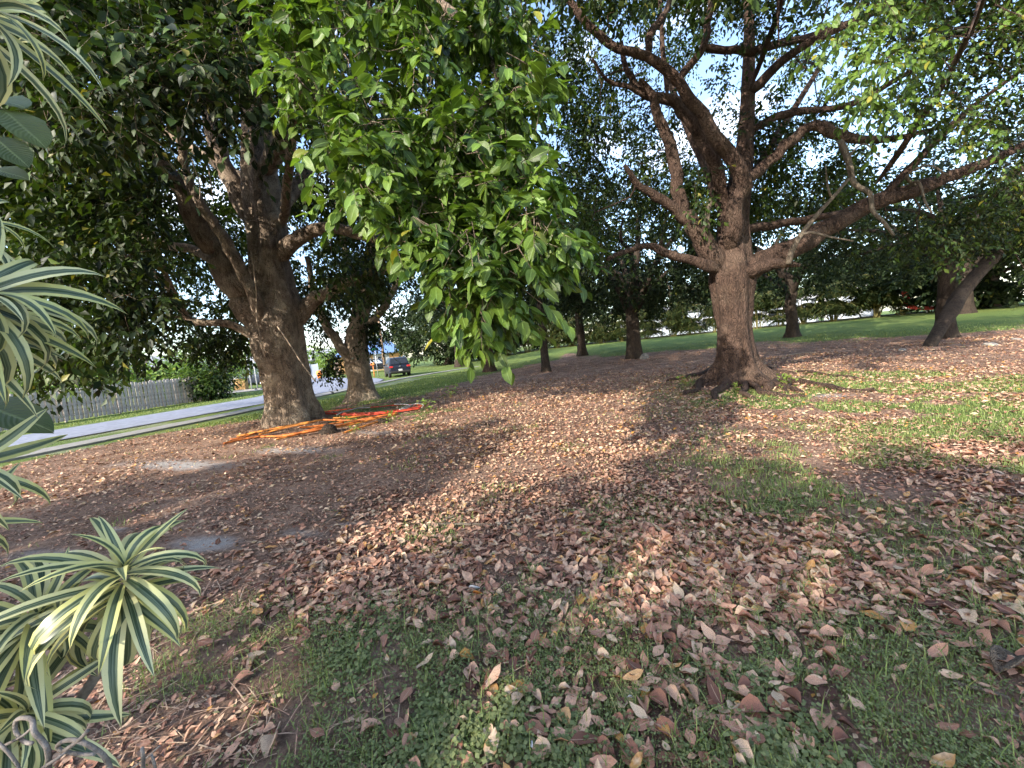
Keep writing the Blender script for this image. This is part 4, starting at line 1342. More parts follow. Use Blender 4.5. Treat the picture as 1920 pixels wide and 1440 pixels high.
cen3 = np.array([6.5, 10.5, 6.0])
ur = [(1560, -80), (1990, -80), (1990, 300), (1900, 370), (1860, 320), (1800, 250), (1700, 250), (1650, 210), (1700, 130), (1620, 60)]
ctr = [(1400, 160), (1530, 190), (1480, 330), (1420, 400), (1300, 400), (1290, 300), (1320, 330), (1360, 250)]
topm = [(1080, -80), (1560, -80), (1540, 60), (1400, 70), (1330, 60), (1250, 30), (1140, 60), (1090, 40)]
hang = [(1560, 20), (1660, 20), (1680, 130), (1640, 215), (1585, 210), (1560, 120)]
rlow = [(1560, 440), (1700, 400), (1850, 340), (1990, 330), (1990, 470), (1900, 470), (1760, 460), (1640, 480)]
cl3_near = np.vstack([sample_px(hang, 10, 4.6, 5.6), sample_px(ur, 30, 5.6, 7.8)])
cl3u = sample_px(ur, 90, 7.2, 11.5)
cl3 = np.vstack([sample_px(ctr, 38, 9.6, 13.0), sample_px(topm, 70, 8.5, 13), sample_px([(1480, 300), (1640, 270), (1700, 330), (1560, 400), (1500, 380)], 14, 10.5, 13),
                 sample_px([(1040, 40), (1140, 180), (1120, 400), (1190, 480), (1100, 460), (1060, 300)], 55, 10, 14), sample_px([(1150, 180), (1230, 200), (1250, 330), (1200, 360), (1140, 260)], 12, 10.6, 12.5),
                 sample_px(rlow, 26, 9, 12), sample_px([(1050, 60), (1600, 60), (1600, 300), (1450, 420), (1200, 440), (1060, 300)], 140, 13, 18)])
cl3_top = ellipsoid_clusters(150, (7.5, 11.8, 9.0), (8.0, 6.0, 4.0), .5, keep=lambda p: above_frame(p) & (p[:, 1] > 6.5))
cl3_front = np.vstack([ellipsoid_clusters(34, (3.6, 6.6, 8.0), (2.6, 1.8, 1.4), .2, keep=above_frame), ellipsoid_clusters(26, (4.4, 5.2, 6.6), (2.6, 1.2, 1.0), .2, keep=above_frame)])  # unseen front foliage added above the frame to shade the trunk
Pn, Rn = wood_nodes(L3 + [(tp3, tr3)])
q = Quads()
cl3 = np.vstack([cl3, cl3_front])
grow(Pn, Rn, np.vstack([cl3_near, cl3u, cl3, cl3_top]), q)
q.V = [v_ - base3 for v_ in q.V]
tag(q.build('branches', M['bark_b'], tree3), kind='stuff')
tw = Quads()
P0, D0, N0, S0, a0, m0, b0 = twig_leaves(cl3_near, unit(cl3_near - cen3), np.full(len(cl3_near), .5), 9, 9, .108, droop=.7)
T0 = leaf_tint(P0, base=.42, yellow=.06)
tw.add(*twig_mesh(a0 - base3, m0 - base3, b0 - base3, .004))
pb, _t, _ = crown_parts(cl3, cen3, np.full(len(cl3), .75), 13, 9, .15, [KITE], base3, .32, .02, .4)
pt, tt, _ = crown_parts(cl3_top, cen3, np.full(len(cl3_top), 1.1), 9, 8, .24, [QUADK], base3, .35, .0, .35)
pu, tu, _ = crown_parts(cl3u, cen3, np.full(len(cl3u), .75), 13, 9, .135, [KITE], base3, .30, .03, .5)
tw.add(*tu)
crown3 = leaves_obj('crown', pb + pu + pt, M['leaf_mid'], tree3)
tag(crown3, kind='stuff')
rest = single_leaves(crown3, base3, (P0, D0, N0, S0, T0), 150, M['leaf_near'])
pk = rng.integers(0, len(LEAF0), len(P0))
sp_ = leaves_obj('leaf_sprays', [scatter(LEAF0[k], P0[rest & (pk == k)] - base3, D0[rest & (pk == k)], N0[rest & (pk == k)], S0[rest & (pk == k)], T0[rest & (pk == k)]) for k in range(len(LEAF0))], M['leaf_near'], tree3)
tag(sp_, kind='stuff')
tag(tw.build('twigs', M['bark_b'], tree3, False), kind='stuff')

# ------------------------------------------------------------------ trees further off
def park_tree(label, pos, h, tr_, spread, low, ncl, leaf=.2, mat='leaf_dark', bark='bark_c', fork=.32, limbs=6, seed=1, lean=(0, 0), per=9, twigs=11, crad=1.0, flat=.5, name='park_tree', group='dark trees on the back lawn', tint=.3, cat='tree', droop=.3):
    r = np.random.default_rng(seed)
    pos = np.asarray(pos, float)
    root = empty(name, pos)
    tag(root, label, cat, group)
    fz = h * fork
    tp_ = np.array([[0, 0, -.15], [0, 0, fz * .3], [lean[0] * .5 + .05 * r.normal(), lean[1] * .5, fz * .65], [lean[0], lean[1], fz], [lean[0] * 1.4 + .3 * r.normal(), lean[1] * 1.4 + .3 * r.normal(), h * .62], [lean[0] * 1.6 + .5 * r.normal(), lean[1] * 1.5, h * .88]])
    pth = catmull(tp_, 5)
    rr_ = np.interp(np.linspace(0, 1, len(pth)), [0, .2, .55, .75, 1], [1.15, 1.0, .9, .5, .12]) * tr_
    V_, F_ = tube(pth, rr_, 18, fluted(seed % 7 + 1, .07, 4, 0, .35, .35))
    np_obj('trunk', V_, F_, M[bark], root, smooth_shade=True)
    cz = (h + low) / 2
    paths = [(pth, rr_)]
    for k in range(limbs):
        a_ = 2 * np.pi * (k + r.uniform(-.25, .25)) / limbs + seed
        s_ = pth[int(len(pth) * r.uniform(.50, .68))]
        e_ = np.array([np.cos(a_) * spread * .8, np.sin(a_) * spread * .8, cz + (h - low) * r.uniform(-.22, .3)])
        m1 = s_ + (e_ - s_) * .35 + np.array([0, 0, .12 * spread]) + r.normal(size=3) * .25
        m2 = s_ + (e_ - s_) * .7 + np.array([0, 0, .08 * spread]) + r.normal(size=3) * .35
        p_ = catmull([s_, m1, m2, e_], 5)
        r_ = np.linspace(tr_ * .48, .025, len(p_))
        V_, F_ = tube(p_, r_, 10, limb_mod(k + seed))
        np_obj('limb', V_, F_, M[bark], root, smooth_shade=True)
        paths.append((p_, r_))
    c_ = np.array([lean[0], lean[1], cz])
    cl = ellipsoid_clusters(ncl, c_, (spread, spread, (h - low) / 2), flat, r)
    cl[:, 2] += .25 * (h - low) * (noise3(cl[:, 0] * .5 + seed, cl[:, 1] * .5, 0.2, seed) - .5)
    q_ = Quads()
    A_, B_ = wood_nodes(paths)
    grow(A_, B_, cl, q_, r, .1, .07, coarse=True)
    tag(q_.build('branches', M[bark], root), kind='stuff')
    if np.linalg.norm(pos[:2]) > 30: twigs, leaf = max(7, int(twigs * .7)), leaf * 1.16
    P_, D_, N_, S_, *_ = twig_leaves(cl, unit(cl - c_), np.full(len(cl), crad), twigs, per, leaf, droop, r=r)
    T_ = leaf_tint(P_, r, tint, .5, .01)
    tag(leaves_obj('crown', [scatter(QUAD, P_, D_, N_, S_, T_)], M[mat], root), kind='stuff')
    return root

def gp(px, py): return gnd(px, py)
park_tree('dark low crowned tree with a short trunk and a pale stone at its foot', gp(1190, 672), 11.0, .42, 7.4, 3.2, 260, .28, seed=21, limbs=8, fork=.30)
park_tree('dark straight trunk on the lawn left of the stone footed tree', gp(1092, 667), 11.5, .36, 6.8, 3.2, 200, .33, seed=22, fork=.42)
park_tree('slender grey trunk standing just beyond the hanging foliage', gp(1024, 697), 8.4, .22, 3.6, 3.0, 70, .20, seed=23, fork=.5, limbs=5)
park_tree('reddish short trunk below the lowest hanging leaves', gp(919, 697), 9.0, .34, 4.6, 2.8, 100, .24, seed=24, fork=.4, bark='bark_b')
park_tree('dark young trunk on the lawn behind the reddish short trunk', gp(862, 688), 9.5, .4, 5.0, 2.6, 110, .28, seed=25, fork=.4)
park_tree('small dark forked tree on the lawn right of the big trunk', gp(1486, 632), 10.5, .36, 7.6, 3.5, 190, .29, seed=26, limbs=7, fork=.36)
park_tree('dark tree with long level branches and a leaning prop stem', gp(1772, 634), 8.4, .30, 6.2, 3.7, 180, .21, seed=27, limbs=8, fork=.42, lean=(.1, .1))
park_tree('far trunk with a pale strip on the right lawn edge', gp(1806, 588), 10.5, .55, 8.0, 3.4, 130, .34, seed=28, fork=.36)
# leaning prop stem beside the level branched tree
pb_ = gnd(1742, 650)
Yb = float(pb_[1])
ls, lr = limb_px([(1742, 652, 0, 9), (1758, 625, .4, 10), (1778, 592, .9, 11), (1800, 555, 1.5, 11), (1835, 512, 2.0, 10), (1868, 475, 2.3, 9), (1905, 430, 2.5, 7), (1950, 380, 2.6, 5)], Yb, 5)
ls[0] += (ls[0] - ls[1]) * .8
ls[0, 2] -= .25
lt = empty('leaning_stem', pb_)
V, Fc = tube(ls - pb_, lr * 1.05, 14, limb_mod(4))
np_obj('trunk', V, Fc, M['bark_c'], lt, smooth_shade=True)
cl_l = sample_px([(1820, 420), (1990, 360), (1990, 520), (1900, 500)], 26, Yb + .5, Yb + 4)
q = Quads()
grow(ls[len(ls) // 2:], lr[len(ls) // 2:], cl_l, q)
q.V = [v_ - pb_ for v_ in q.V]
tag(q.build('branches', M['bark_c'], lt), kind='stuff')
pp, tw_, _ = crown_parts(cl_l, pb_ + np.array([0, 0, 4.]), np.full(len(cl_l), .8), 11, 9, .16, [KITE], pb_, .3, .02, .4)
tag(leaves_obj('crown', pp, M['leaf_mid'], lt), kind='stuff')
tag(lt, 'slanting grey trunk leaning to the right in front of a dark tree', 'tree')

park_tree('big round dense grey green tree overhanging the parked car', gp(842, 683), 9.6, .5, 8.8, 0.6, 230, .46, seed=31, fork=.25, crad=1.35, twigs=14, limbs=8, tint=.38, group='trees beyond the side street')
for k, (px, py, dd, hh_, sp2, lab) in enumerate(((905, 668, 62, 11, 7.5, 'far dark tree behind the hanging foliage'), (1010, 655, 66, 11.5, 8, 'far dark tree left of the palm row'), (1130, 645, 68, 12, 8.5, 'far dark tree above the left end of the palm row'),
        (1255, 630, 70, 11, 8.5, 'far dark tree behind the yellow stemmed palms'), (1370, 620, 72, 10.5, 8, 'far tree hidden behind the big right trunk'), (1520, 605, 74, 9.5, 8, 'far tree over the pale building'),
        (1640, 590, 76, 9, 8, 'far tree above the dark fence screens'), (1860, 575, 60, 11, 9, 'far dense tree at the right edge of the lawn'), (1960, 565, 58, 11, 9, 'far dense tree cut by the right picture edge'))):
    d_ = ray(px, 560)
    p_ = d_[:2] / np.linalg.norm(d_[:2]) * dd
    park_tree(lab, (p_[0], p_[1], float(gz(p_[0], p_[1]))), hh_, .45, sp2, .6 if k in (0, 1, 2, 7, 8) else 3.0, 150, .52, seed=40 + k, fork=.3, crad=1.5, twigs=11, limbs=6, tint=.35, group='far trees along the back of the park')
# bright trees and shrubs across the road
def at_dist(px, dist):
    d_ = ray(px, 690)
    p_ = d_[:2] / np.linalg.norm(d_[:2]) * dist
    return np.array([p_[0], p_[1], float(gz(p_[0], p_[1]))])
park_tree('bright layered small tree past the end of the board fence', gp(415, 736), 4.2, .16, 3.6, 1.2, 60, .17, 'leaf_bright', 'bark_c', seed=61, fork=.35, crad=.8, group='garden trees across the road', tint=.45, flat=.3)
for k, (px, dist, hh_, sp2, lab, mt) in enumerate(((350, 36, 3.6, 2.4, 'leafy bush behind the right end of the board fence', 'leaf_bright'), (290, 37, 3.9, 2.8, 'round bush behind the middle of the board fence', 'leaf_bright'), (200, 38, 3.4, 2.6, 'pale green bush behind the left part of the board fence', 'leaf_bright'),
        (110, 38, 3.2, 2.6, 'bush behind the board fence near the striped leaves', 'leaf_bright'), (20, 40, 3.8, 2.8, 'bush behind the board fence at the left picture edge', 'leaf_bright'), (385, 33.4, 2.2, 1.1, 'low green shrub at the very end of the board fence', 'leaf_mid'),
        (585, 74, 5.0, 4.0, 'sunlit pale shrub left of the forked tree across the street', 'leaf_bright'), (635, 70, 4.6, 3.6, 'yellowish sunlit shrub seen through the forked tree', 'leaf_bright'), (470, 62, 5.5, 4.5, 'yellow green tree far behind the white posts', 'leaf_bright'), (705, 78, 9.5, 3.2, 'yellow green tree rising behind the blue roof', 'leaf_bright'))):
    park_tree(lab, at_dist(px, dist), hh_, .1 + .01 * hh_, sp2, .25 if hh_ < 6 else 3, 42, .15 + .003 * dist, mt, 'bark_c', seed=70 + k, fork=.3, crad=.85 + .004 * dist, limbs=5, twigs=11, per=8, group='garden shrubs across the road', tint=.5, name='garden_shrub' if hh_ < 5.3 else 'garden_tree', cat='shrub' if hh_ < 5.3 else 'tree', flat=.35)

# unseen trees added behind the viewpoint to throw shade over the near ground
park_tree('broad unseen tree added for its shade behind the striped plant', (-8.3, -13.2, 0), 9.4, .5, 6.0, 3.0, 230, .44, 'leaf_mid', 'bark_a', seed=90, fork=.3, crad=1.15, twigs=8, limbs=7, group='unseen shade trees behind the viewpoint')
park_tree('lower unseen tree added for its shade beyond the striped plant', (-11.6, -3.8, 0), 7.2, .3, 2.5, 2.8, 70, .40, 'leaf_mid', 'bark_a', seed=91, fork=.35, crad=1.0, twigs=8, limbs=6, group='unseen shade trees behind the viewpoint')

# ------------------------------------------------------------------ board fence across the road
f0, f1 = gnd(378, 752), gnd(37, 805)
fd = unit((f1 - f0)[:2])
f_end = f0[:2] + fd * 13.5
fang = math.atan2(fd[1], fd[0])
fence = empty('board_fence', (f0[0], f0[1], 0), fang)
tag(fence, 'weathered grey board fence running along the far side of the road', 'fence')
pick_m = [MB().prism([(-.06, 0), (.06, 0), (.06, 1.0), (.045, 1.0 + .02), (-.045, 1.02), (-.06, 1.0)], 1, -.010, .010).mesh('picket', M['grey_wood']) for _ in range(1)]
fence_sp = .187
nf_ = int(13.5 / fence_sp)
side_sign = -1.0 if (fd[0] * 0 - fd[1] * 0) else 1.0
# the local +y or -y side that faces the camera
ny = np.array([-math.sin(fang), math.cos(fang)])
front = 1.0 if np.dot(ny, -f0[:2]) > 0 else -1.0
FH = 1.60
for i in range(nf_):
    for back in (0, 1):
        o = bpy.data.objects.new('picket', pick_m[0])
        hh_ = FH + random.uniform(-.05, .04)
        o.location = ((i + .5 * back) * fence_sp + random.uniform(-.012, .012), front * (.045 if not back else -.045), .05 + random.uniform(-.02, .02))
        o.scale = (random.uniform(.85, 1.06), 1, hh_)
        o.rotation_euler = (random.uniform(-.012, .012), random.uniform(-.022, .022), 0)
        link(o, fence)
for z_ in (.30, .86, 1.42):
    MB().box((6.75, 0, z_), (13.5, .038, .085)).build('rail', M['grey_wood'], fence)
for i in range(7):
    MB().box((i * 2.25 - .0, 0, .80), (.09, .062, 1.66)).build('post', M['grey_wood'], fence)

# ------------------------------------------------------------------ conduits heaped beside the thick trunk
def zpx(x, y): return 380 + x / 4.174, 740 + y / 4.174
def pipe(label, pts, mat, rad=.024, h=(.03, .03), name='conduit_pipe', cat='pipe', group='orange conduit pipes heaped by the trunk', hollow=True):
    P_ = []
    for k, (x, y) in enumerate(pts):
        t = k / (len(pts) - 1)
        hz = h[0] * (1 - t) + h[1] * t
        u_, v_ = zpx(x, y)
        g = gnd(u_, v_)
        # slide towards the camera so that the raised pipe still runs over the same ground
        P_.append(np.array([g[0], g[1], g[2]]) * np.array([1 - hz / EYE, 1 - hz / EYE, 1]) + np.array([0, 0, hz]))
    P_ = catmull(np.array(P_), 8)
    base = P_[0].copy()
    base[2] = float(gz(base[0], base[1]))
    mb = MB()
    mb.tube(P_ - base, rad, 10, cap=not hollow)
    if hollow:
        mb.tube((P_ - base)[::1], rad * .78, 10, cap=False)
        n_ring = len(P_) * 10
        for off in (0, n_ring - 10):
            for s_ in range(10):
                a_, b_ = off + s_, off + (s_ + 1) % 10
                mb.f.append((a_, b_, b_ + n_ring, a_ + n_ring))
    o = mb.build(name, mat, smooth_shade=True)
    o.location = base
    return tag(o, label, cat, group)
pipe('long amber pipe along the top left of the heap, passing the trunk foot', [(270, 325), (600, 258), (940, 198)], M['amber'], h=(.03, .12))
pipe('amber pipe just below the topmost one, ending by the trunk', [(440, 312), (640, 262), (835, 222)], M['amber'], h=(.04, .12))
pipe('orange pipe lying lowest at the left front of the heap', [(160, 384), (300, 352), (450, 326)], M['orange'], h=(.03, .03))
pipe('short orange pipe end beside the low left pipe', [(215, 352), (330, 330), (420, 300)], M['orange'], h=(.03, .04))
pipe('orange pipe crossing the heap from front left to mid right', [(455, 328), (660, 318), (860, 272), (1040, 222)], M['orange'], h=(.03, .14))
pipe('long amber pipe along the front edge of the heap', [(570, 350), (800, 298), (1100, 245), (1375, 185)], M['amber'], h=(.03, .10))
pipe('orange pipe laid just behind the front edge pipe', [(620, 320), (900, 275), (1235, 205)], M['orange'], h=(.07, .12))
pipe('dull orange pipe half hidden in the middle of the heap', [(760, 258), (930, 240), (1105, 214)], M['orange'], h=(.04, .06))
pipe('orange pipe reaching right from the trunk foot', [(945, 198), (1180, 200), (1425, 182)], M['orange'], h=(.10, .08))
pipe('amber pipe slanting to the right end of the heap', [(1110, 296), (1330, 225), (1525, 150)], M['amber'], h=(.03, .08))
pipe('thin yellowish pipe on top beside the red ones', [(1020, 184), (1150, 178), (1275, 164)], M['amber'], .018, h=(.13, .13))
pipe('orange pipe under the red loop at the right', [(1240, 190), (1380, 170), (1520, 145)], M['orange'], h=(.06, .1))
pipe('thick bright red pipe sweeping along the back to the right tip', [(925, 147), (1120, 150), (1360, 142), (1560, 118), (1735, 90)], M['red'], .030, h=(.05, .10), group='red conduit pipes behind the orange ones')
pipe('second red pipe just in front of the thick red one', [(1080, 158), (1300, 158), (1520, 132), (1700, 108)], M['red'], .024, h=(.10, .12), group='red conduit pipes behind the orange ones')
pipe('thin red pipe running farthest back', [(950, 136), (1150, 112), (1380, 94)], M['red'], .022, h=(.05, .08), group='red conduit pipes behind the orange ones')
pipe('red hose curling round the far right of the heap', [(1380, 96), (1500, 82), (1640, 78), (1730, 88), (1680, 105)], M['red'], .018, h=(.06, .10), group='red conduit pipes behind the orange ones')
pipe('white hose bent in a loop at the right tip', [(1560, 108), (1640, 78), (1700, 70), (1728, 84), (1715, 100)], M['white_pl'], .014, h=(.14, .15), name='hose', cat='hose', group='white hoses on the pipe heap', hollow=False)
pipe('white hose arched over the middle red pipes', [(1500, 76), (1590, 76), (1622, 88), (1600, 104), (1540, 116)], M['white_pl'], .014, h=(.10, .16), name='hose', cat='hose', group='white hoses on the pipe heap', hollow=False)
pipe('white hose lying across the red pipes near the trunk', [(1050, 160), (1090, 140), (1150, 122), (1215, 106), (1310, 100)], M['white_pl'], .014, h=(.13, .13), name='hose', cat='hose', group='white hoses on the pipe heap', hollow=False)

# ------------------------------------------------------------------ stones, sticks and litter on the ground
def rock(label, px, py, size, mat='stone', flat=.6, seed=1, name='stone', cat='stone'):
    p = gnd(px, py)
    bm = bmesh.new()
    bmesh.ops.create_icosphere(bm, subdivisions=3, radius=1)
    for v_ in bm.verts:
        c_ = np.array(v_.co)
        k_ = .7 + .6 * float(noise3(c_[0] * 1.3 + seed, c_[1] * 1.3, c_[2] * 1.3, seed)) + .15 * float(noise3(c_[0] * 4, c_[1] * 4, c_[2] * 4, seed))
        v_.co = Vector((c_[0] * size * k_, c_[1] * size * .8 * k_, max(c_[2], -.35) * size * flat * k_))
    me = bpy.data.meshes.new(name)
    bm.to_mesh(me)
    bm.free()
    me.materials.append(M[mat])
    o = link(bpy.data.objects.new(name, me))
    o.location = p + np.array([0, 0, size * flat * .2])
    o.rotation_euler = (0, 0, seed * 1.7)
    return tag(o, label, cat, 'stones on the ground')
rock('pale stone at the foot of the stone footed dark tree', 1208, 673, .26, seed=2, flat=1.0)
rock('white stone lying on the brown mulch near the right edge', 1856, 648, .16, seed=3)
rock('small buff stone on the mulch before the leaning stem', 1692, 658, .13, seed=4)
rock('dark lump of root and soil at the front of the pipe heap', 615, 812, .22, 'bark_c', .7, 5)
rock('dark lump at the right end of the orange pipes', 718, 793, .13, 'bark_c', .8, 6)
rock('rounded knob at the foot of the forked tree', 655, 752, .15, 'bark_pale', .9, 9)
rock('flat pale stone on the mulch at the far right', 1905, 637, .14, seed=10, flat=.4)

def stick(label, pts, r0, r1, mat='twig', lift=.012, name='stick', group='dry sticks on the ground'):
    P_ = np.array([gnd(x, y) for x, y in pts])
    p_ = catmull(P_, 7)
    n_ = len(p_)
    p_[:, 2] = gz(p_[:, 0], p_[:, 1]) + lift + r0
    p_[:, :2] += .006 * np.column_stack([np.sin(np.arange(n_) * 1.1), np.cos(np.arange(n_) * 1.7)])
    base = p_[0].copy()
    rad = np.linspace(r0, r1, n_) * (1 + .18 * (noise3(np.arange(n_) * .9, 2, 3, 8) - .5))
    o = MB().tube(p_ - base, rad, 7).build(name, M[mat], smooth_shade=True)
    o.location = base
    return tag(o, label, 'stick', group)
stick('straight pale broken stick, left piece, lying across the leaf drift', [(795, 990), (840, 988), (884, 989)], .010, .011, 'bark_pale', .02)
stick('straight pale broken stick, right piece with tapering tip', [(888, 989), (930, 991), (968, 996)], .011, .006, 'bark_pale', .02)
stick('long curved dry twig pointing up left of the broken stick', [(612, 960), (650, 960), (676, 957), (700, 945), (722, 937)], .007, .004, 'bark_pale')
stick('forked dry twig bending down to the soil', [(635, 962), (622, 974), (602, 988)], .007, .005, 'bark_pale')
stick('thin curved twig meeting the forked one at its left', [(560, 968), (575, 976), (595, 978), (615, 975)], .004, .003, 'bark_pale')
stick('short hooked twig on the bare soil left of the forked one', [(580, 954), (588, 945), (610, 939)], .005, .003, 'bark_pale')
stick('thin straight twig just above the broken stick', [(825, 982), (850, 970), (870, 962)], .004, .003)
stick('thin twig to the left end of the broken stick', [(745, 1000), (775, 995), (800, 1002)], .004, .003)
stick('grey half buried stick in the grass at the right edge', [(1790, 1290), (1830, 1300), (1890, 1318)], .010, .007, 'bark_pale')
stick('long root like stick on the soil before the trunk roots', [(1300, 750), (1330, 745), (1360, 740)], .016, .010)
stick('pale twig on the mulch behind the big trunk', [(1470, 668), (1500, 664), (1530, 662)], .02, .012)
# curled bark chip at the right edge
p_ = gnd(1895, 1268)
V_, F_, U_ = leaf_template(6, .38, .9, .25, .8, .5)
o = np_obj('bark_chip', V_ * np.array([.20, .20, .20]), F_, M['bark_pale'], smooth_shade=True)
o.location = p_ + np.array([-.06, 0, .03])
o.rotation_euler = (.1, .1, -1.2)
sm = o.modifiers.new('thick', 'SOLIDIFY')
sm.thickness = .006
tag(o, 'curled chip of grey bark lying in the grass at the right edge', 'bark')
# scraps of litter
def scrap(label, px, py, w_, l_, rz, mat, mat2=None):
    p = gnd(px, py)
    V_, F_, U_ = leaf_template(5, w_ / l_ * 1.2, .5, .4, .5, .4)
    V_ = V_ * l_
    V_[:, 2] += .012 * np.sin(V_[:, 0] * 90) + .01 * np.cos(V_[:, 1] * 70)
    o = np_obj('wrapper', V_, F_, mat, smooth_shade=True)
    o.location = p + np.array([0, 0, .03])
    o.rotation_euler = (.15, -.1, rz)
    s_ = o.modifiers.new('thick', 'SOLIDIFY')
    s_.thickness = .0015
    tag(o, label, 'litter', 'scraps of litter on the ground')
scrap('crumpled white and dark plastic scrap in the leaf drift', 880, 1112, .03, .075, -1.4, M['white'])
scrap('crumpled yellow orange wrapper scrap below the white one', 888, 1122, .03, .07, -1.5, M['amber'])
scrap('small white plastic scrap among the nearest weeds', 1178, 1323, .012, .03, -1.3, M['white'])
scrap('tiny white paper scrap at the bottom middle of the ground', 1000, 1418, .012, .04, .3, M['white'])

# ------------------------------------------------------------------ vehicles across the lawn
def wheel(parent, x, y, r_, w_):
    t_ = bpy.data.objects.new('wheel', None)
    link(t_, parent)
    t_.location = (x, y, r_)
    n_ = 24
    prof = [(-w_ / 2, r_ * .66), (-w_ / 2, r_ * .93), (-w_ * .38, r_), (w_ * .38, r_), (w_ / 2, r_ * .93), (w_ / 2, r_ * .66)]
    def lathe(pf):
        V_, F_ = [], []
        for a_ in range(n_):
            c_, s_ = math.cos(2 * math.pi * a_ / n_), math.sin(2 * math.pi * a_ / n_)
            V_ += [(p_[0], p_[1] * c_, p_[1] * s_) for p_ in pf]
        m_ = len(pf)
        for a_ in range(n_):
            for b_ in range(m_ - 1):
                F_.append((a_ * m_ + b_, a_ * m_ + b_ + 1, (a_ + 1) % n_ * m_ + b_ + 1, (a_ + 1) % n_ * m_ + b_))
        return V_, F_
    MB().add(*lathe(prof)).build('tyre', M['tyre'], t_, smooth_shade=True)
    MB().add(*lathe([(-w_ * .42, .02), (-w_ * .36, r_ * .62), (-w_ / 2 + .01, r_ * .67), (w_ / 2 - .01, r_ * .67), (w_ * .36, r_ * .62), (w_ * .42, .02)])).build('rim', M['chrome'], t_, smooth_shade=True)

def loft(sections):
    """sections: list of (y, [(x,z)...half profile from bottom centre to top centre]) mirrored in x"""
    V_, F_ = [], []
    m_ = None
    for y, half in sections:
        ring = [(x, y, z) for x, z in half] + [(-x, y, z) for x, z in half[::-1]]
        m_ = len(ring)
        V_ += ring
    for i in range(len(sections) - 1):
        for j in range(m_):
            F_.append((i * m_ + j, i * m_ + (j + 1) % m_, (i + 1) * m_ + (j + 1) % m_, (i + 1) * m_ + j))
    F_.append(tuple(range(m_))[::-1])
    F_.append(tuple((len(sections) - 1) * m_ + j for j in range(m_)))
    return V_, F_

def suv(label, pos, rz):
    root = empty('parked_car', pos, rz)          # local +y is forward
    tag(root, label, 'car')
    def low(w_, zb, zt): return [(w_ * .55, zb), (w_ * .96, zb + .06), (w_, zb + .30), (w_ * .985, zt - .06), (w_ * .95, zt)]
    body = [(-2.20, low(.80, .42, .86)), (-2.15, low(.88, .36, .98)), (-1.9, low(.905, .30, 1.02)), (-.8, low(.91, .26, 1.02)), (.9, low(.91, .26, 1.00)), (1.3, low(.905, .28, .98)), (1.95, low(.87, .32, .86)), (2.18, low(.74, .42, .70))]
    MB().add(*loft(body)).build('body', M['car_blue'], root, smooth_shade=False)
    def cab(w_, zb, zt, wt): return [(w_ * .6, zb), (w_, zb + .01), (w_ * .97, zb + .12), (wt, zt - .05), (wt * .9, zt)]
    gh = [(-2.02, cab(.85, .97, 1.12, .80)), (-1.72, cab(.87, .97, 1.62, .70)), (-1.2, cab(.87, .97, 1.69, .70)), (-.1, cab(.87, .97, 1.69, .70)), (.45, cab(.87, .97, 1.58, .68)), (1.15, cab(.86, .95, 1.02, .80))]
    MB().add(*loft(gh)).build('cabin', M['car_blue'], root, smooth_shade=False)
    MB().add([(-.66, -2.035, 1.14), (.66, -2.035, 1.14), (.60, -1.765, 1.55), (-.60, -1.765, 1.55), (-.66, -2.02, 1.14), (.66, -2.02, 1.14), (.60, -1.75, 1.55), (-.60, -1.75, 1.55)],
             [(0, 1, 2, 3), (7, 6, 5, 4), (0, 4, 5, 1), (1, 5, 6, 2), (2, 6, 7, 3), (3, 7, 4, 0)]).build('rear_window', M['glass'], root)
    for s_ in (-1, 1):
        for ya, yb, ta, tb in ((-1.55, -.75, -1.45, -.75), (-.68, .15, -.68, .10), (.22, .85, .16, .35)):
            zt = 1.52 if yb < .5 else 1.47
            MB().add([(s_ * .872, ya, 1.04), (s_ * .872, yb, 1.04), (s_ * .735, tb, zt), (s_ * .735, ta, zt), (s_ * .845, ya, 1.04), (s_ * .845, yb, 1.04), (s_ * .70, tb, zt), (s_ * .70, ta, zt)],
                     [(0, 1, 2, 3), (7, 6, 5, 4), (0, 4, 5, 1), (1, 5, 6, 2), (2, 6, 7, 3), (3, 7, 4, 0)]).build('side_window', M['glass'], root)
        MB().box((s_ * .72, -2.17, .90), (.30, .12, .15)).build('tail_light', M['tail'], root, bevel=.02)
        MB().tube([(s_ * .66, -1.5, 1.72), (s_ * .66, -.6, 1.745), (s_ * .66, .2, 1.72)], .018, 6).build('roof_rail', M['chrome'], root)
        MB().box((s_ * .97, .55, 1.06), (.16, .10, .12)).build('mirror', M['car_blue'], root, bevel=.02)
        for y in (-1.32, 1.32): wheel(root, s_ * .79, y, .35, .22)
    MB().box((0, -2.20, .46), (1.62, .10, .16)).build('bumper', M['tyre'], root, bevel=.03)
    MB().box((0, -2.235, .60), (.32, .02, .16)).build('number_plate', M['white'], root)
    MB().tube([(0, -2.21, .92), (0, -2.235, .92)], .055, 16).build('emblem', M['chrome'], root)
    return root

def face_cam(px, py):
    return gnd(px, py)
p_ = gnd(755, 706)
p_[1] += 1.6; p_[0] -= .9
suv('dark blue compact car parked on the verge under the grey green tree', (p_[0], p_[1], .0), math.radians(24))

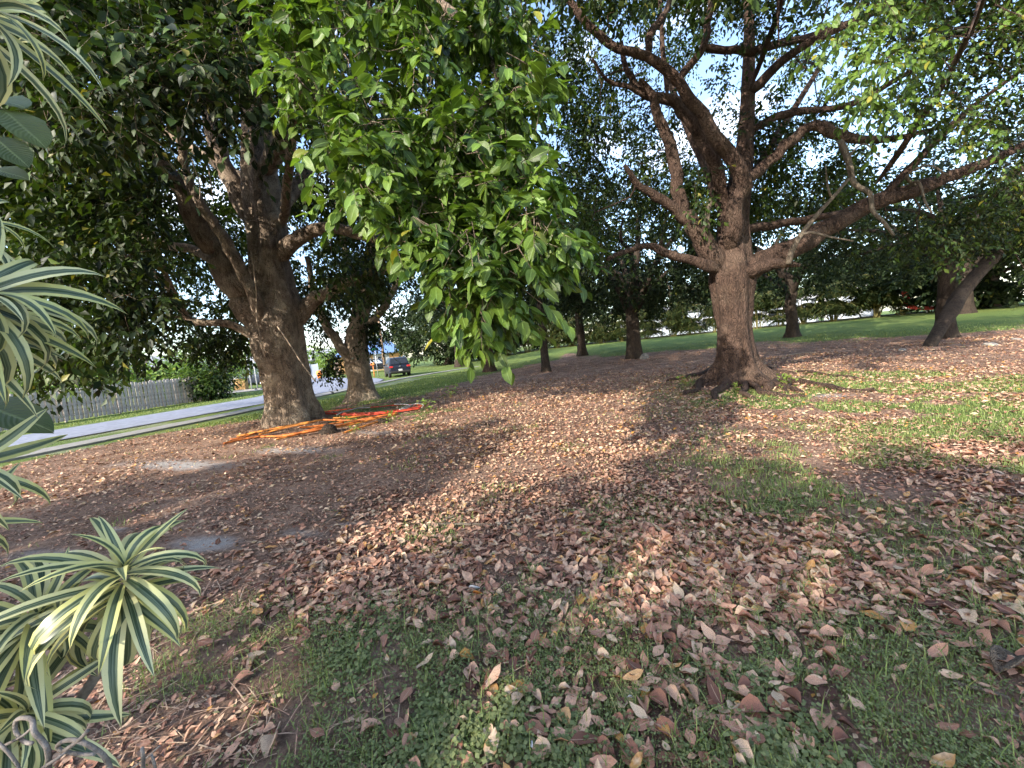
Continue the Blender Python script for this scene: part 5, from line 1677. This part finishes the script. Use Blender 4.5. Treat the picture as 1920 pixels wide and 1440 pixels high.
def pickup(label, pos, rz):
    root = empty('pickup_truck', pos, rz)
    tag(root, label, 'pickup truck')
    def low(w_, zb, zt): return [(w_ * .55, zb), (w_ * .97, zb + .05), (w_, zb + .28), (w_ * .98, zt - .05), (w_ * .94, zt)]
    MB().add(*loft([(-2.9, low(.93, .5, 1.15)), (-2.8, low(.97, .42, 1.18)), (-.9, low(.98, .40, 1.18)), (-.85, low(.98, .40, 1.12)), (1.2, low(.98, .38, 1.12)), (2.5, low(.95, .42, 1.05)), (2.75, low(.85, .5, .9))])).build('body', M['car_black'], root)
    def cab(w_, zb, zt, wt): return [(w_ * .6, zb), (w_, zb + .01), (w_ * .97, zb + .1), (wt, zt - .05), (wt * .9, zt)]
    MB().add(*loft([(-.95, cab(.92, 1.1, 1.78, .74)), (-.6, cab(.92, 1.1, 1.84, .74)), (.5, cab(.92, 1.1, 1.82, .73)), (1.35, cab(.92, 1.1, 1.16, .85))])).build('cabin', M['car_black'], root)
    for s_ in (-1, 1):
        for ya, yb, ta, tb in ((-.85, -.1, -.8, -.12), (-.02, .95, -.02, .45)):
            MB().add([(s_ * .925, ya, 1.2), (s_ * .925, yb, 1.2), (s_ * .79, tb, 1.68), (s_ * .79, ta, 1.68), (s_ * .9, ya, 1.2), (s_ * .9, yb, 1.2), (s_ * .74, tb, 1.68), (s_ * .74, ta, 1.68)],
                     [(0, 1, 2, 3), (7, 6, 5, 4), (0, 4, 5, 1), (1, 5, 6, 2), (2, 6, 7, 3), (3, 7, 4, 0)]).build('side_window', M['pale_blue'], root)
        for y in (-1.75, 1.75): wheel(root, s_ * .84, y, .40, .25)
        MB().box((s_ * .82, 2.66, .86), (.26, .14, .16)).build('headlight', M['chrome'], root, bevel=.02)
    MB().box((0, 2.78, .52), (1.7, .12, .2)).build('bumper', M['chrome'], root, bevel=.03)
    return root
p_ = at_dist(706, 56)
pickup('black pickup truck parked sideways before the blue roofed house', (p_[0], p_[1], 0), math.radians(-78))
p_ = at_dist(484, 58)
def sedan(label, pos, rz):
    root = empty('parked_car', pos, rz)
    tag(root, label, 'car')
    def low(w_, zb, zt): return [(w_ * .55, zb), (w_ * .97, zb + .05), (w_, zb + .25), (w_ * .97, zt - .05), (w_ * .92, zt)]
    MB().add(*loft([(-2.2, low(.78, .4, .8)), (-2.0, low(.86, .32, .92)), (-.9, low(.88, .26, .94)), (1.1, low(.88, .26, .92)), (2.0, low(.84, .32, .78)), (2.2, low(.7, .42, .66))])).build('body', M['car_blue'], root)
    def cab(w_, zb, zt, wt): return [(w_ * .6, zb), (w_, zb + .01), (w_ * .97, zb + .08), (wt, zt - .05), (wt * .9, zt)]
    MB().add(*loft([(-1.6, cab(.82, .9, .98, .78)), (-1.0, cab(.82, .9, 1.40, .66)), (.2, cab(.82, .9, 1.42, .66)), (1.1, cab(.82, .88, .95, .78))])).build('cabin', M['car_blue'], root)
    for s_ in (-1, 1):
        MB().add([(s_ * .825, -1.2, .98), (s_ * .825, .7, .98), (s_ * .69, .2, 1.32), (s_ * .69, -.9, 1.32), (s_ * .8, -1.2, .98), (s_ * .8, .7, .98), (s_ * .65, .2, 1.32), (s_ * .65, -.9, 1.32)],
                 [(0, 1, 2, 3), (7, 6, 5, 4), (0, 4, 5, 1), (1, 5, 6, 2), (2, 6, 7, 3), (3, 7, 4, 0)]).build('side_window', M['glass'], root)
        for y in (-1.3, 1.3): wheel(root, s_ * .78, y, .32, .2)
    return root
sedan('dark car far behind the thin white posts across the road', (p_[0], p_[1], 0), math.radians(70))

# ------------------------------------------------------------------ houses, poles and signs across the street
def house(label, pos, rz, size, h_eave, h_ridge, wall, roof, wins, door=None, over=.5):
    w_, d_ = size
    root = empty('house', pos, rz)
    tag(root, label, 'house')
    MB().prism([(-w_ / 2, 0), (w_ / 2, 0), (w_ / 2, h_eave), (-w_ / 2, h_eave)], 1, 0, d_).build('wall', M[wall], root)
    a_ = over
    MB().add([(-w_ / 2 - a_, -a_, h_eave), (w_ / 2 + a_, -a_, h_eave), (w_ / 2 + a_, d_ + a_, h_eave), (-w_ / 2 - a_, d_ + a_, h_eave), (-w_ / 2 + d_ * .3, d_ / 2, h_ridge), (w_ / 2 - d_ * .3, d_ / 2, h_ridge),
              (-w_ / 2 - a_, -a_, h_eave - .16), (w_ / 2 + a_, -a_, h_eave - .16), (w_ / 2 + a_, d_ + a_, h_eave - .16), (-w_ / 2 - a_, d_ + a_, h_eave - .16)],
             [(0, 1, 5, 4), (2, 3, 4, 5), (1, 2, 5), (3, 0, 4), (0, 6, 7, 1), (1, 7, 8, 2), (2, 8, 9, 3), (3, 9, 6, 0), (9, 8, 7, 6)]).build('roof', M[roof], root)
    for x, z, ww, wh in wins:
        fr = MB().box((x, -.04, z), (ww + .24, .08, wh + .24)).build('window', M['white'], root)
        MB().box((x, -.09, z), (ww, .03, wh)).build('pane', M['glass'], fr)
        MB().box((x, -.115, z), (.05, .02, wh)).build('mullion', M['white'], fr)
    if door:
        dr = MB().box((door, -.03, 1.03), (.95, .07, 2.06)).build('door', M['white'], root)
        MB().box((door + .36, -.09, 1.0), (.05, .05, .05)).build('handle', M['chrome'], dr)
    return root
p_ = at_dist(700, 64)
ang_ = math.atan2(p_[1], p_[0]) - math.pi / 2
h_ = house('tan house with a blue tarpaulin roof behind the black truck', (p_[0], p_[1], 0), ang_ + .12, (9.5, 7), 2.75, 5.2, 'tan_wall', 'blue_roof', [(1.35, 1.55, 1.0, 1.2), (-2.8, 1.55, 1.2, 1.1)], -.6)
MB().box((1.35, -.02, 1.42), (2.4, .03, 2.5)).build('wall_panel', M['white'], h_)
p_ = at_dist(600, 84)
house('white house with a grey roof seen left of the forked tree', (p_[0], p_[1], 0), math.atan2(p_[1], p_[0]) - math.pi / 2, (15, 8), 2.9, 5.0, 'pale_blue', 'grey_roof', [(-4.5, 1.6, 1.4, 1.2), (3.5, 1.6, 1.6, 1.2)], 0.5)
p_ = at_dist(445, 72)
house('pale low house far behind the layered garden tree', (p_[0], p_[1], 0), math.atan2(p_[1], p_[0]) - math.pi / 2, (16, 8), 2.8, 4.6, 'white', 'grey_roof', [(-4.5, 1.6, 1.4, 1.2), (3.5, 1.6, 1.6, 1.2)], -.5)
p_ = at_dist(230, 60)
house('pale house glimpsed over the bushes behind the board fence', (p_[0], p_[1], 0), math.atan2(p_[1], p_[0]) - math.pi / 2, (16, 9), 2.9, 4.8, 'white', 'grey_roof', [(-4.5, 1.6, 1.4, 1.2), (3.5, 1.6, 1.6, 1.2)], -.5)
# low pale garden wall and an orange pot beside it
def wall_seg(label, px0, px1, dist, h_, mat, name='garden_wall', cat='wall'):
    a_, b_ = at_dist(px0, dist), at_dist(px1, dist)
    L_ = float(np.linalg.norm((b_ - a_)[:2]))
    root = empty(name, a_, math.atan2(b_[1] - a_[1], b_[0] - a_[0]))
    n_ = max(2, int(L_ / 1.2))
    for i in range(n_):
        MB().box(((i + .5) * L_ / n_, 0, h_ / 2), (L_ / n_ - .03, .06, h_)).build('panel', M[mat], root)
    for i in range(n_ + 1):
        MB().box((i * L_ / n_, -.02, h_ / 2 + .05), (.10, .12, h_ + .1)).build('post', M[mat], root)
    tag(root, label, cat)
wall_seg('pale blue panel fence left of the forked tree across the street', 566, 596, 58, 1.9, 'pale_blue', 'panel_fence', 'fence')
wall_seg('beige panel fence right behind the forked tree', 626, 664, 66, 1.9, 'grey_wood', 'panel_fence', 'fence')
p_ = at_dist(597, 56)
V_, F_ = tube(np.array([(0, 0, 0), (0, 0, .25), (0, 0, .6), (0, 0, .85), (0, 0, 1.0), (0, 0, 1.02)]), [.22, .28, .38, .36, .28, .04], 20)
o = np_obj('garden_urn', V_, F_, M['orange_paint'], smooth_shade=True)
o.location = p_
tag(o, 'round orange urn standing by the pale panel fence', 'urn')

def post(label, px, dist, h_, r_, mat, name, cat, lean=0.0):
    p_ = at_dist(px, dist)
    root = empty(name, p_)
    MB().tube([(0, 0, -.1), (lean * h_ * .5, 0, h_ * .5), (lean * h_, 0, h_)], [r_, r_ * .9, r_ * .75], 10).build('pole', M[mat], root, smooth_shade=True)
    tag(root, label, cat)
    return root
r_ = post('brown wooden utility pole beside the grey green tree', 722, 41, 8.5, .14, 'pole_wood', 'utility_pole', 'pole')
MB().box((0, -.02, 7.6), (1.8, .1, .1)).build('crossarm', M['pole_wood'], r_)
for x_ in (-.8, -.4, .4, .8): MB().tube([(x_, -.02, 7.65), (x_, -.02, 7.85)], [.04, .03], 8).build('insulator', M['steel'], r_)
r_ = post('brown utility pole seen just right of the thick trunk', 572, 52, 8.5, .15, 'pole_wood', 'utility_pole', 'pole', -.02)
MB().box((-.16, -.02, 7.6), (1.8, .1, .1)).build('crossarm', M['pole_wood'], r_)
r_ = post('thin steel post with a green street name sign by the truck', 707, 39, 2.75, .035, 'steel', 'street_sign', 'sign')
bl_ = MB().box((0, -.03, 2.66), (.72, .012, .20), .35).build('name_blade', M['green_sign'], r_)
MB().box((0, .03, 2.88), (.66, .012, .19), -1.0).build('name_blade', M['green_sign'], r_)
r_ = post('short post with an orange box left of the street sign', 700, 40, 1.15, .05, 'orange_paint', 'marker_post', 'post')
MB().box((0, -.02, 1.28), (.34, .34, .26)).build('box', M['orange_paint'], r_, bevel=.03)
for px_, lab in ((466, 'left one of two thin white flag posts across the road'), (477, 'right one of two thin white flag posts across the road')):
    r_ = post(lab, px_, 42, 3.6, .05, 'white', 'thin_post', 'post')
    MB().box((0, 0, .06), (1.0, .8, .12)).build('footing', M['concrete'], r_)
p_ = at_dist(447, 47)
b_ = empty('gate_pillar', p_)
MB().box((0, 0, .55), (1.1, .5, 1.1)).build('block', M['tan_wall'], b_)
MB().box((0, 0, 1.14), (1.2, .6, .08)).build('cap', M['white'], b_)
tag(b_, 'low pinkish masonry pillar beneath the layered garden tree', 'pillar')
# driveway slab in front of the far houses
a_, b2, c2, d2 = at_dist(400, 41), at_dist(500, 39), at_dist(500, 44.5), at_dist(400, 47)
sheet('driveway', [a_[:2], b2[:2], c2[:2], d2[:2]], .026, M['concrete'])

# ------------------------------------------------------------------ back fence, pale buildings, palms and play slide
def on_lawn(px, dist):
    d_ = ray(px, 600)
    p2 = d_[:2] / np.linalg.norm(d_[:2]) * dist
    return np.array([p2[0], p2[1], float(gz(p2[0], p2[1]))])
FX = [(930, 60), (1060, 60), (1200, 60), (1310, 60), (1420, 61), (1540, 62), (1640, 63), (1740, 64), (1800, 65)]
fence2 = empty('chain_link_fence', on_lawn(*FX[0]))
tag(fence2, 'white posted wire fence with dark screens along the back lawn', 'fence')
o0 = on_lawn(*FX[0])
pts = []
for i in range(len(FX) - 1):
    a_, b_ = on_lawn(*FX[i]), on_lawn(*FX[i + 1])
    n_ = max(1, int(np.linalg.norm(b_ - a_) / 2.6))
    for k in range(n_): pts.append((a_ + (b_ - a_) * k / n_, FX[i][0] + (FX[i + 1][0] - FX[i][0]) * k / n_))
pm = MB().tube([(0, 0, -.1), (0, 0, 2.5)], .05, 8).mesh('post', M['white'], smooth_shade=True)
for k, (p_, x_) in enumerate(pts):
    o = bpy.data.objects.new('post', pm)
    link(o, fence2)
    o.location = p_ - o0
    if k + 1 < len(pts):
        q_ = pts[k + 1][0]
        for z_ in (.12, 1.3, 2.42):
            MB().tube([p_ - o0 + np.array([0, 0, z_]), q_ - o0 + np.array([0, 0, z_])], .028, 6).build('rail', M['white'], fence2)
        MB().box(tuple((p_ + q_) / 2 - o0 + np.array([0, 0, -.02])), (float(np.linalg.norm(q_ - p_)), .22, .34), math.atan2(q_[1] - p_[1], q_[0] - p_[0])).build('kerb', M['concrete'], fence2)
        if x_ > 1655:
            dz = q_[2] - p_[2]
            cen_ = (p_ + q_) / 2 - o0 + np.array([0, 0, 1.28])
            MB().box(tuple(cen_), (float(np.linalg.norm(q_ - p_)) - .12, .02, 2.1), math.atan2(q_[1] - p_[1], q_[0] - p_[0])).build('screen', M['screen'], fence2)
def pale_block(label, px0, px1, dist, h_, nwin):
    a_, b_ = on_lawn(px0, dist), on_lawn(px1, dist)
    L_ = float(np.linalg.norm((b_ - a_)[:2]))
    root = empty('pale_building', (a_[0], a_[1], min(a_[2], b_[2]) - .2), math.atan2(b_[1] - a_[1], b_[0] - a_[0]))
    tag(root, label, 'building')
    MB().prism([(0, 0), (L_, 0), (L_, h_), (0, h_)], 1, 0, 6).build('wall', M['pale_blue'], root)
    MB().add([(-.4, -.5, h_), (L_ + .4, -.5, h_), (L_ + .4, 6.5, h_), (-.4, 6.5, h_), (0, 3, h_ + 1.3), (L_, 3, h_ + 1.3)], [(0, 1, 5, 4), (2, 3, 4, 5), (1, 2, 5), (3, 0, 4), (3, 2, 1, 0)]).build('roof', M['white'], root)
    for i in range(nwin):
        x_ = (i + .5) * L_ / nwin
        w_ = MB().box((x_, -.05, 1.75), (1.5, .1, 1.3)).build('window', M['white'], root)
        MB().box((x_, -.12, 1.75), (1.3, .05, 1.1)).build('pane', M['glass'], w_)
    for i in range(nwin + 1):
        MB().box((min(max(i * L_ / nwin, .2), L_ - .2), -.55 + .25, h_ / 2), (.22, .22, h_)).build('column', M['white'], root)
pale_block('pale building with white columns left of the big right trunk', 1205, 1345, 66, 3.6, 4)
pale_block('pale building with white columns right of the big trunk', 1405, 1535, 68, 3.5, 4)
pale_block('pale building behind the palm clumps left of the dark screens', 1545, 1648, 69, 3.5, 3)
# play slide
p_ = on_lawn(1712, 63.2)
sl = empty('play_slide', p_, math.atan2(p_[1], p_[0]) - math.pi / 2)
tag(sl, 'red plastic play slide behind the screened fence', 'slide')
MB().prism([(-.9, 2.5), (-.4, 2.5), (-.15, 1.1), (.5, .65), (1.5, .6), (1.5, .25), (.2, .3), (-.6, .8)], 1, -3.5, -2.8).build('chute', M['red_paint'], sl, bevel=.06)
for x_ in (-1.0, 1.2): MB().tube([(x_ * .85, -3.1, 0), (x_ * .85, -3.1, 1.9 if x_ < 0 else .35)], .06, 8).build('leg', M['steel'], sl)

def palm_clump(label, px, dist, h_, n_, spread, seed):
    h_ *= 1.15
    r = np.random.default_rng(seed)
    p = on_lawn(px, dist)
    root = empty('palm_clump', p)
    tag(root, label, 'palm', 'cane palms along the back fence')
    parts_, q_ = [], Quads()
    for i in range(n_):
        a_ = r.uniform(0, 2 * np.pi)
        rad_ = spread * r.uniform(.1, .45)
        hh_ = h_ * r.uniform(.12, .8)
        b0_ = np.array([np.cos(a_) * rad_ * .4, np.sin(a_) * rad_ * .4, 0])
        t_ = np.array([np.cos(a_) * rad_, np.sin(a_) * rad_, hh_])
        pth = catmull([b0_, (b0_ + t_) / 2 + r.normal(size=3) * .06, t_], 3)
        q_.add(*tube(pth, np.linspace(.05, .035, len(pth)), 6))
        for f_ in range(12):
            fa = r.uniform(0, 2 * np.pi)
            L_ = h_ * r.uniform(.30, .55)
            dx = np.array([np.cos(fa), np.sin(fa), 0])
            tt = np.linspace(0, 1, 11)
            arc = t_ + dx * (L_ * .75 * tt)[:, None] + np.array([0, 0, 1.]) * (L_ * (.75 * tt - .85 * tt ** 2))[:, None]
            q_.add(*tube(arc, np.linspace(.018, .005, 11), 4))
            sd_ = np.cross(dx, [0, 0, 1.])
            PP = np.repeat(arc[1:], 2, 0)
            sg_ = np.tile([1, -1], 10)[:, None]
            DD = sd_ * sg_ * .9 + dx * .6 + np.array([0, 0, -.35]) + r.normal(size=(20, 3)) * .1
            parts_.append(scatter((np.array([(0, 0, 0), (-.085, .5, 0), (0, 1, -.15), (.085, .5, 0)]), np.array([(0, 3, 2, 1)]), None), PP, DD, np.tile([0, 0, 1.], (20, 1)), np.full(20, L_ * .34) * r.uniform(.7, 1.1, 20), np.column_stack([r.uniform(.2, .8, 20), np.clip(r.normal(.12, .15, 20), 0, .7), r.random(20)])))
    q_.build('canes', M['palm_stem'], root)
    root.children[-1]['kind'] = 'stuff'
    tag(leaves_obj('fronds', parts_, M['leaf_dark'], root), kind='stuff')
for k, (px, dist, h_, n_, sp2, lab) in enumerate(((1212, 57, 4.2, 12, 2.0, 'dark cane palm clump at the left of the pale building'), (1262, 57, 4.4, 13, 2.2, 'yellow stemmed cane palm clump before the pale building'), (1293, 57, 4.6, 13, 2.0, 'tall cane palm clump close right of the yellow stemmed one'),
        (1338, 57.5, 4.0, 12, 1.6, 'cane palm clump just left of the big trunk'), (1420, 58, 4.4, 14, 2.6, 'cane palm clump just right of the big trunk'), (1462, 58, 3.6, 12, 2.4, 'low cane palm clump left of the small forked tree'),
        (1508, 58.5, 4.2, 12, 2.0, 'cane palm clump right of the small forked tree'), (1562, 59, 4.8, 16, 2.6, 'big cane palm clump between the pale buildings'), (1640, 59.5, 5.0, 18, 2.6, 'big cane palm clump beside the dark screens'),
        (1688, 60, 1.7, 10, 1.6, 'low spiky palm bush in front of the dark screens'), (1752, 60.5, 4.4, 16, 2.4, 'dark palm clump right of the red slide'), (1165, 56.5, 4.2, 13, 2.6, 'cane palm clump left of the stone footed tree'),
        (1125, 56.5, 4.0, 13, 2.4, 'cane palm clump right of the straight dark trunk'), (1068, 56.5, 4.2, 13, 2.4, 'cane palm clump left of the straight dark trunk'), (1040, 56.5, 3.8, 12, 2.2, 'cane palm clump behind the slender grey trunk'), (985, 56.5, 4.2, 14, 2.8, 'cane palm clump under the hanging foliage'), (945, 57, 4.0, 13, 2.6, 'cane palm clump at the left end of the back fence'))):
    palm_clump(lab, px, dist, h_, n_, sp2, 200 + k)

# ------------------------------------------------------------------ striped dracaena beside the camera
def strap(L_, w_, droop, curl, seed):
    """a long strap leaf: length along +y, drooping, u across"""
    V_, U_ = [], []
    ns = 9
    a_, p_ = 0.0, np.array([0., 0.])
    for i in range(ns + 1):
        t = i / ns
        ww = w_ * .5 * min(1, .45 + 2.2 * t) * (1 - max(0, (t - .45) / .55) ** 1.9)
        ww = max(ww, .0006)
        for sx in (-1, -.5, 0, .5, 1):
            V_.append((sx * ww + curl * .02 * math.sin(3 * t + seed) * t, p_[0], p_[1] + abs(sx) * ww * (.42 - .25 * t)))
            U_.append((.5 + .5 * sx, t))
        a_ -= droop / ns * (.5 + 1.2 * t)
        p_ = p_ + np.array([math.cos(a_), math.sin(a_)]) * L_ / ns
    F_ = []
    for i in range(ns):
        for s_ in range(4):
            o_ = i * 5 + s_
            F_.append((o_, o_ + 1, o_ + 6, o_ + 5))
    return np.array(V_), np.array(F_), np.array(U_)
straps = []
for k in range(12):
    v_, f_, u_ = strap(1.0, .115 + .012 * (k % 3), (.8, 1.4, 2.0, 2.6)[k % 4], (2.5, -3.5, 4.5)[k % 3], k)
    straps.append(np_mesh('leaf', v_, f_, M['striped'], uv=u_, smooth_shade=True))
drac = empty('variegated_shrub', (-1.55, .75, 0))
tag(drac, 'shrub with long cream edged striped leaves at the left picture edge', 'shrub')
db = np.array([-1.55, .75, 0])
rd = np.random.default_rng(77)
def head(px, py, Y, axis, n_, L_, lo=15, hi=115, stem_from=None):
    c_ = at(px, py, Y)
    ax = unit(np.array(axis, float))
    s0 = np.array([-1.5 + rd.normal() * .12, .8 + rd.normal() * .1, 0]) if stem_from is None else np.array(stem_from)
    back = c_ - ax * .22
    pth = catmull([s0, s0 * .5 + back * .5 + np.array([-.08, 0, .05]), back, c_ + ax * .03], 6)
    st = MB().tube(pth - db, np.linspace(.014, .010, len(pth)), 8).build('stem', M['vine'], drac, smooth_shade=True)
    ref = unit(np.cross(ax, [.2, .3, .9]))
    ref2 = np.cross(ax, ref)
    for i in range(n_):
        t = (i + .5) / n_
        pol = math.radians(lo + (hi - lo) * t ** .8) + rd.normal() * .10
        az = i * 2.39996 + rd.normal() * .2
        d_ = ax * math.cos(pol) + (ref * math.cos(az) + ref2 * math.sin(az)) * math.sin(pol)
        base = c_ + ax * (.05 - .12 * t)
        nrm = unit(ax * 1.0 - d_ * np.dot(ax, d_) + np.array([0, 0, .35]))
        Bm = basis(d_[None], nrm[None])[0] * (L_ * rd.uniform(.75, 1.1) * (.7 + .45 * min(1, t * 2)))
        o = bpy.data.objects.new('leaf', straps[int(rd.integers(0, 12))])
        q_ = base - db
        o.matrix_local = Matrix([[*Bm[r_], q_[r_]] for r_ in range(3)] + [[0, 0, 0, 1]])
        link(o, st)
head(232, 1092, .86, (.42, -.20, .72), 48, .225, 10, 128)
head(60, 1170, .84, (.6, -.1, .55), 40, .225, 15, 120)
head(20, 1352, .80, (.85, -.15, .35), 40, .235, 10, 105)
head(-20, 1440, .78, (.9, .0, .25), 18, .20, 10, 90)
head(-85, 570, .76, (.95, -.1, .2), 44, .25, 8, 75)
head(-95, 630, .82, (.95, .1, .05), 12, .21, 10, 60)
head(-95, 880, .80, (.95, -.05, .0), 20, .18, 10, 75)
head(-90, 430, .84, (.9, .0, .4), 18, .17, 10, 75)
head(-60, 20, .80, (.95, -.05, -.05), 22, .22, 8, 70)
head(-115, 985, .84, (.95, .0, .15), 12, .18, 10, 65)

# dry grey vine looped through the lower leaves
vine = empty('dry_vine', (-1.2, .6, 0))
tag(vine, 'twisted grey dry vine looping over the lowest striped leaves', 'vine')
vb = np.array([-1.2, .6, 0])
for pts, w0 in (([(92, 1460, .62), (90, 1410, .60), (80, 1390, .60), (64, 1372, .60), (60, 1350, .61), (42, 1346, .62), (30, 1352, .63), (30, 1372, .63), (45, 1390, .62), (60, 1394, .61)], 4.5),
                ([(212, 1460, .62), (200, 1425, .61), (180, 1405, .60), (150, 1390, .60), (125, 1388, .61), (108, 1398, .62), (118, 1408, .62), (150, 1414, .62), (178, 1414, .62)], 4.5),
                ([(120, 1408, .61), (145, 1390, .60), (165, 1370, .59)], 4.0), ([(80, 1440, .60), (110, 1420, .60), (130, 1405, .61)], 3.2), ([(0, 1402, .62), (20, 1392, .62), (45, 1378, .62), (66, 1358, .62)], 3.0),
                ([(268, 1460, .64), (268, 1420, .63), (266, 1402, .63)], 4.0), ([(292, 1460, .66), (290, 1435, .65), (284, 1415, .65)], 3.0), ([(240, 1445, .66), (270, 1425, .66), (300, 1398, .66)], 2.2), ([(-20, 1380, .62), (10, 1405, .6), (30, 1430, .6), (45, 1460, .6)], 3.2)):
    p_ = catmull([at(x, y, Y_) - vb for x, y, Y_ in pts], 5)
    MB().tube(p_, np.linspace(w0, w0 * .75, len(p_)) * .62 / F * 1.05, 8).build('tendril', M['vine'], vine, smooth_shade=True)

# broad dark leaves of another shrub at the picture edge
brd = empty('broad_leaved_shrub', (-1.6, 1.0, 0))
tag(brd, 'dark shrub with broad rounded leaves poking in at the left edge', 'shrub')
bb = np.array([-1.6, 1.0, 0])
tmpl = {}
def scallop(wr):
    V_, U_, F_ = [], [], []
    ns = 10
    for i in range(ns + 1):
        t = i / ns
        ww = wr * .5 * (math.sin(math.pi * t) ** .6 if 0 < i < ns else 0.02) * (1 + .05 * math.sin(t * 40))
        for sx in (-1, -.5, 0, .5, 1):
            V_.append((sx * ww, t, -.18 * t * t + abs(sx) * ww * .22 + .015 * math.sin(9 * t + 3 * sx)))
            U_.append((.5 + .5 * sx, t))
    for i in range(ns):
        for s_ in range(4):
            o_ = i * 5 + s_
            F_.append((o_, o_ + 1, o_ + 6, o_ + 5))
    return np.array(V_), np.array(F_), np.array(U_)
for (x0, y0, Y0_, x1, y1, Y1_, wr, nz_, tv) in ((2, 205, .95, 78, 258, .93, .62, (.2, -.5, .8), .7), (-14, 256, .92, 44, 298, .90, .6, (.2, -.6, .7), .1), (-18, 318, .95, 40, 322, .93, .5, (.1, -.6, .7), .3),
                                               (-60, 752, .95, 78, 785, .90, .36, (.1, -.5, .9), .2), (-40, 190, 1.0, 30, 175, .95, .6, (.2, -.5, .8), .5)):
    a_, b_ = at(x0, y0, Y0_), at(x1, y1, Y1_)
    if wr not in tmpl: tmpl[wr] = scallop(wr)
    v_, f_, u_ = tmpl[wr]
    me = np_mesh('leaf', v_, f_, M['broad'], tint=np.tile([tv, .03, .5], (len(v_), 1)), uv=u_, smooth_shade=True)
    o = bpy.data.objects.new('leaf', me)
    L_ = float(np.linalg.norm(b_ - a_))
    Bm = basis(((b_ - a_) / L_)[None], unit(np.array(nz_, float))[None])[0] * L_
    q_ = a_ - bb
    o.matrix_local = Matrix([[*Bm[r_], q_[r_]] for r_ in range(3)] + [[0, 0, 0, 1]])
    link(o, brd)
    pth = catmull([np.array([0, 0, q_[2] - .5 if q_[2] > .6 else 0.]), q_ * .6 + np.array([0, 0, q_[2] * .38]), q_], 5)
    MB().tube(pth, np.linspace(.008, .004, len(pth)), 6).build('stalk', M['vine'], brd, smooth_shade=True)
MB().tube([(0, 0, 0), (.03, .02, .9), (-.02, 0, 1.9)], [.02, .016, .008], 8).build('stem', M['vine'], brd, smooth_shade=True)
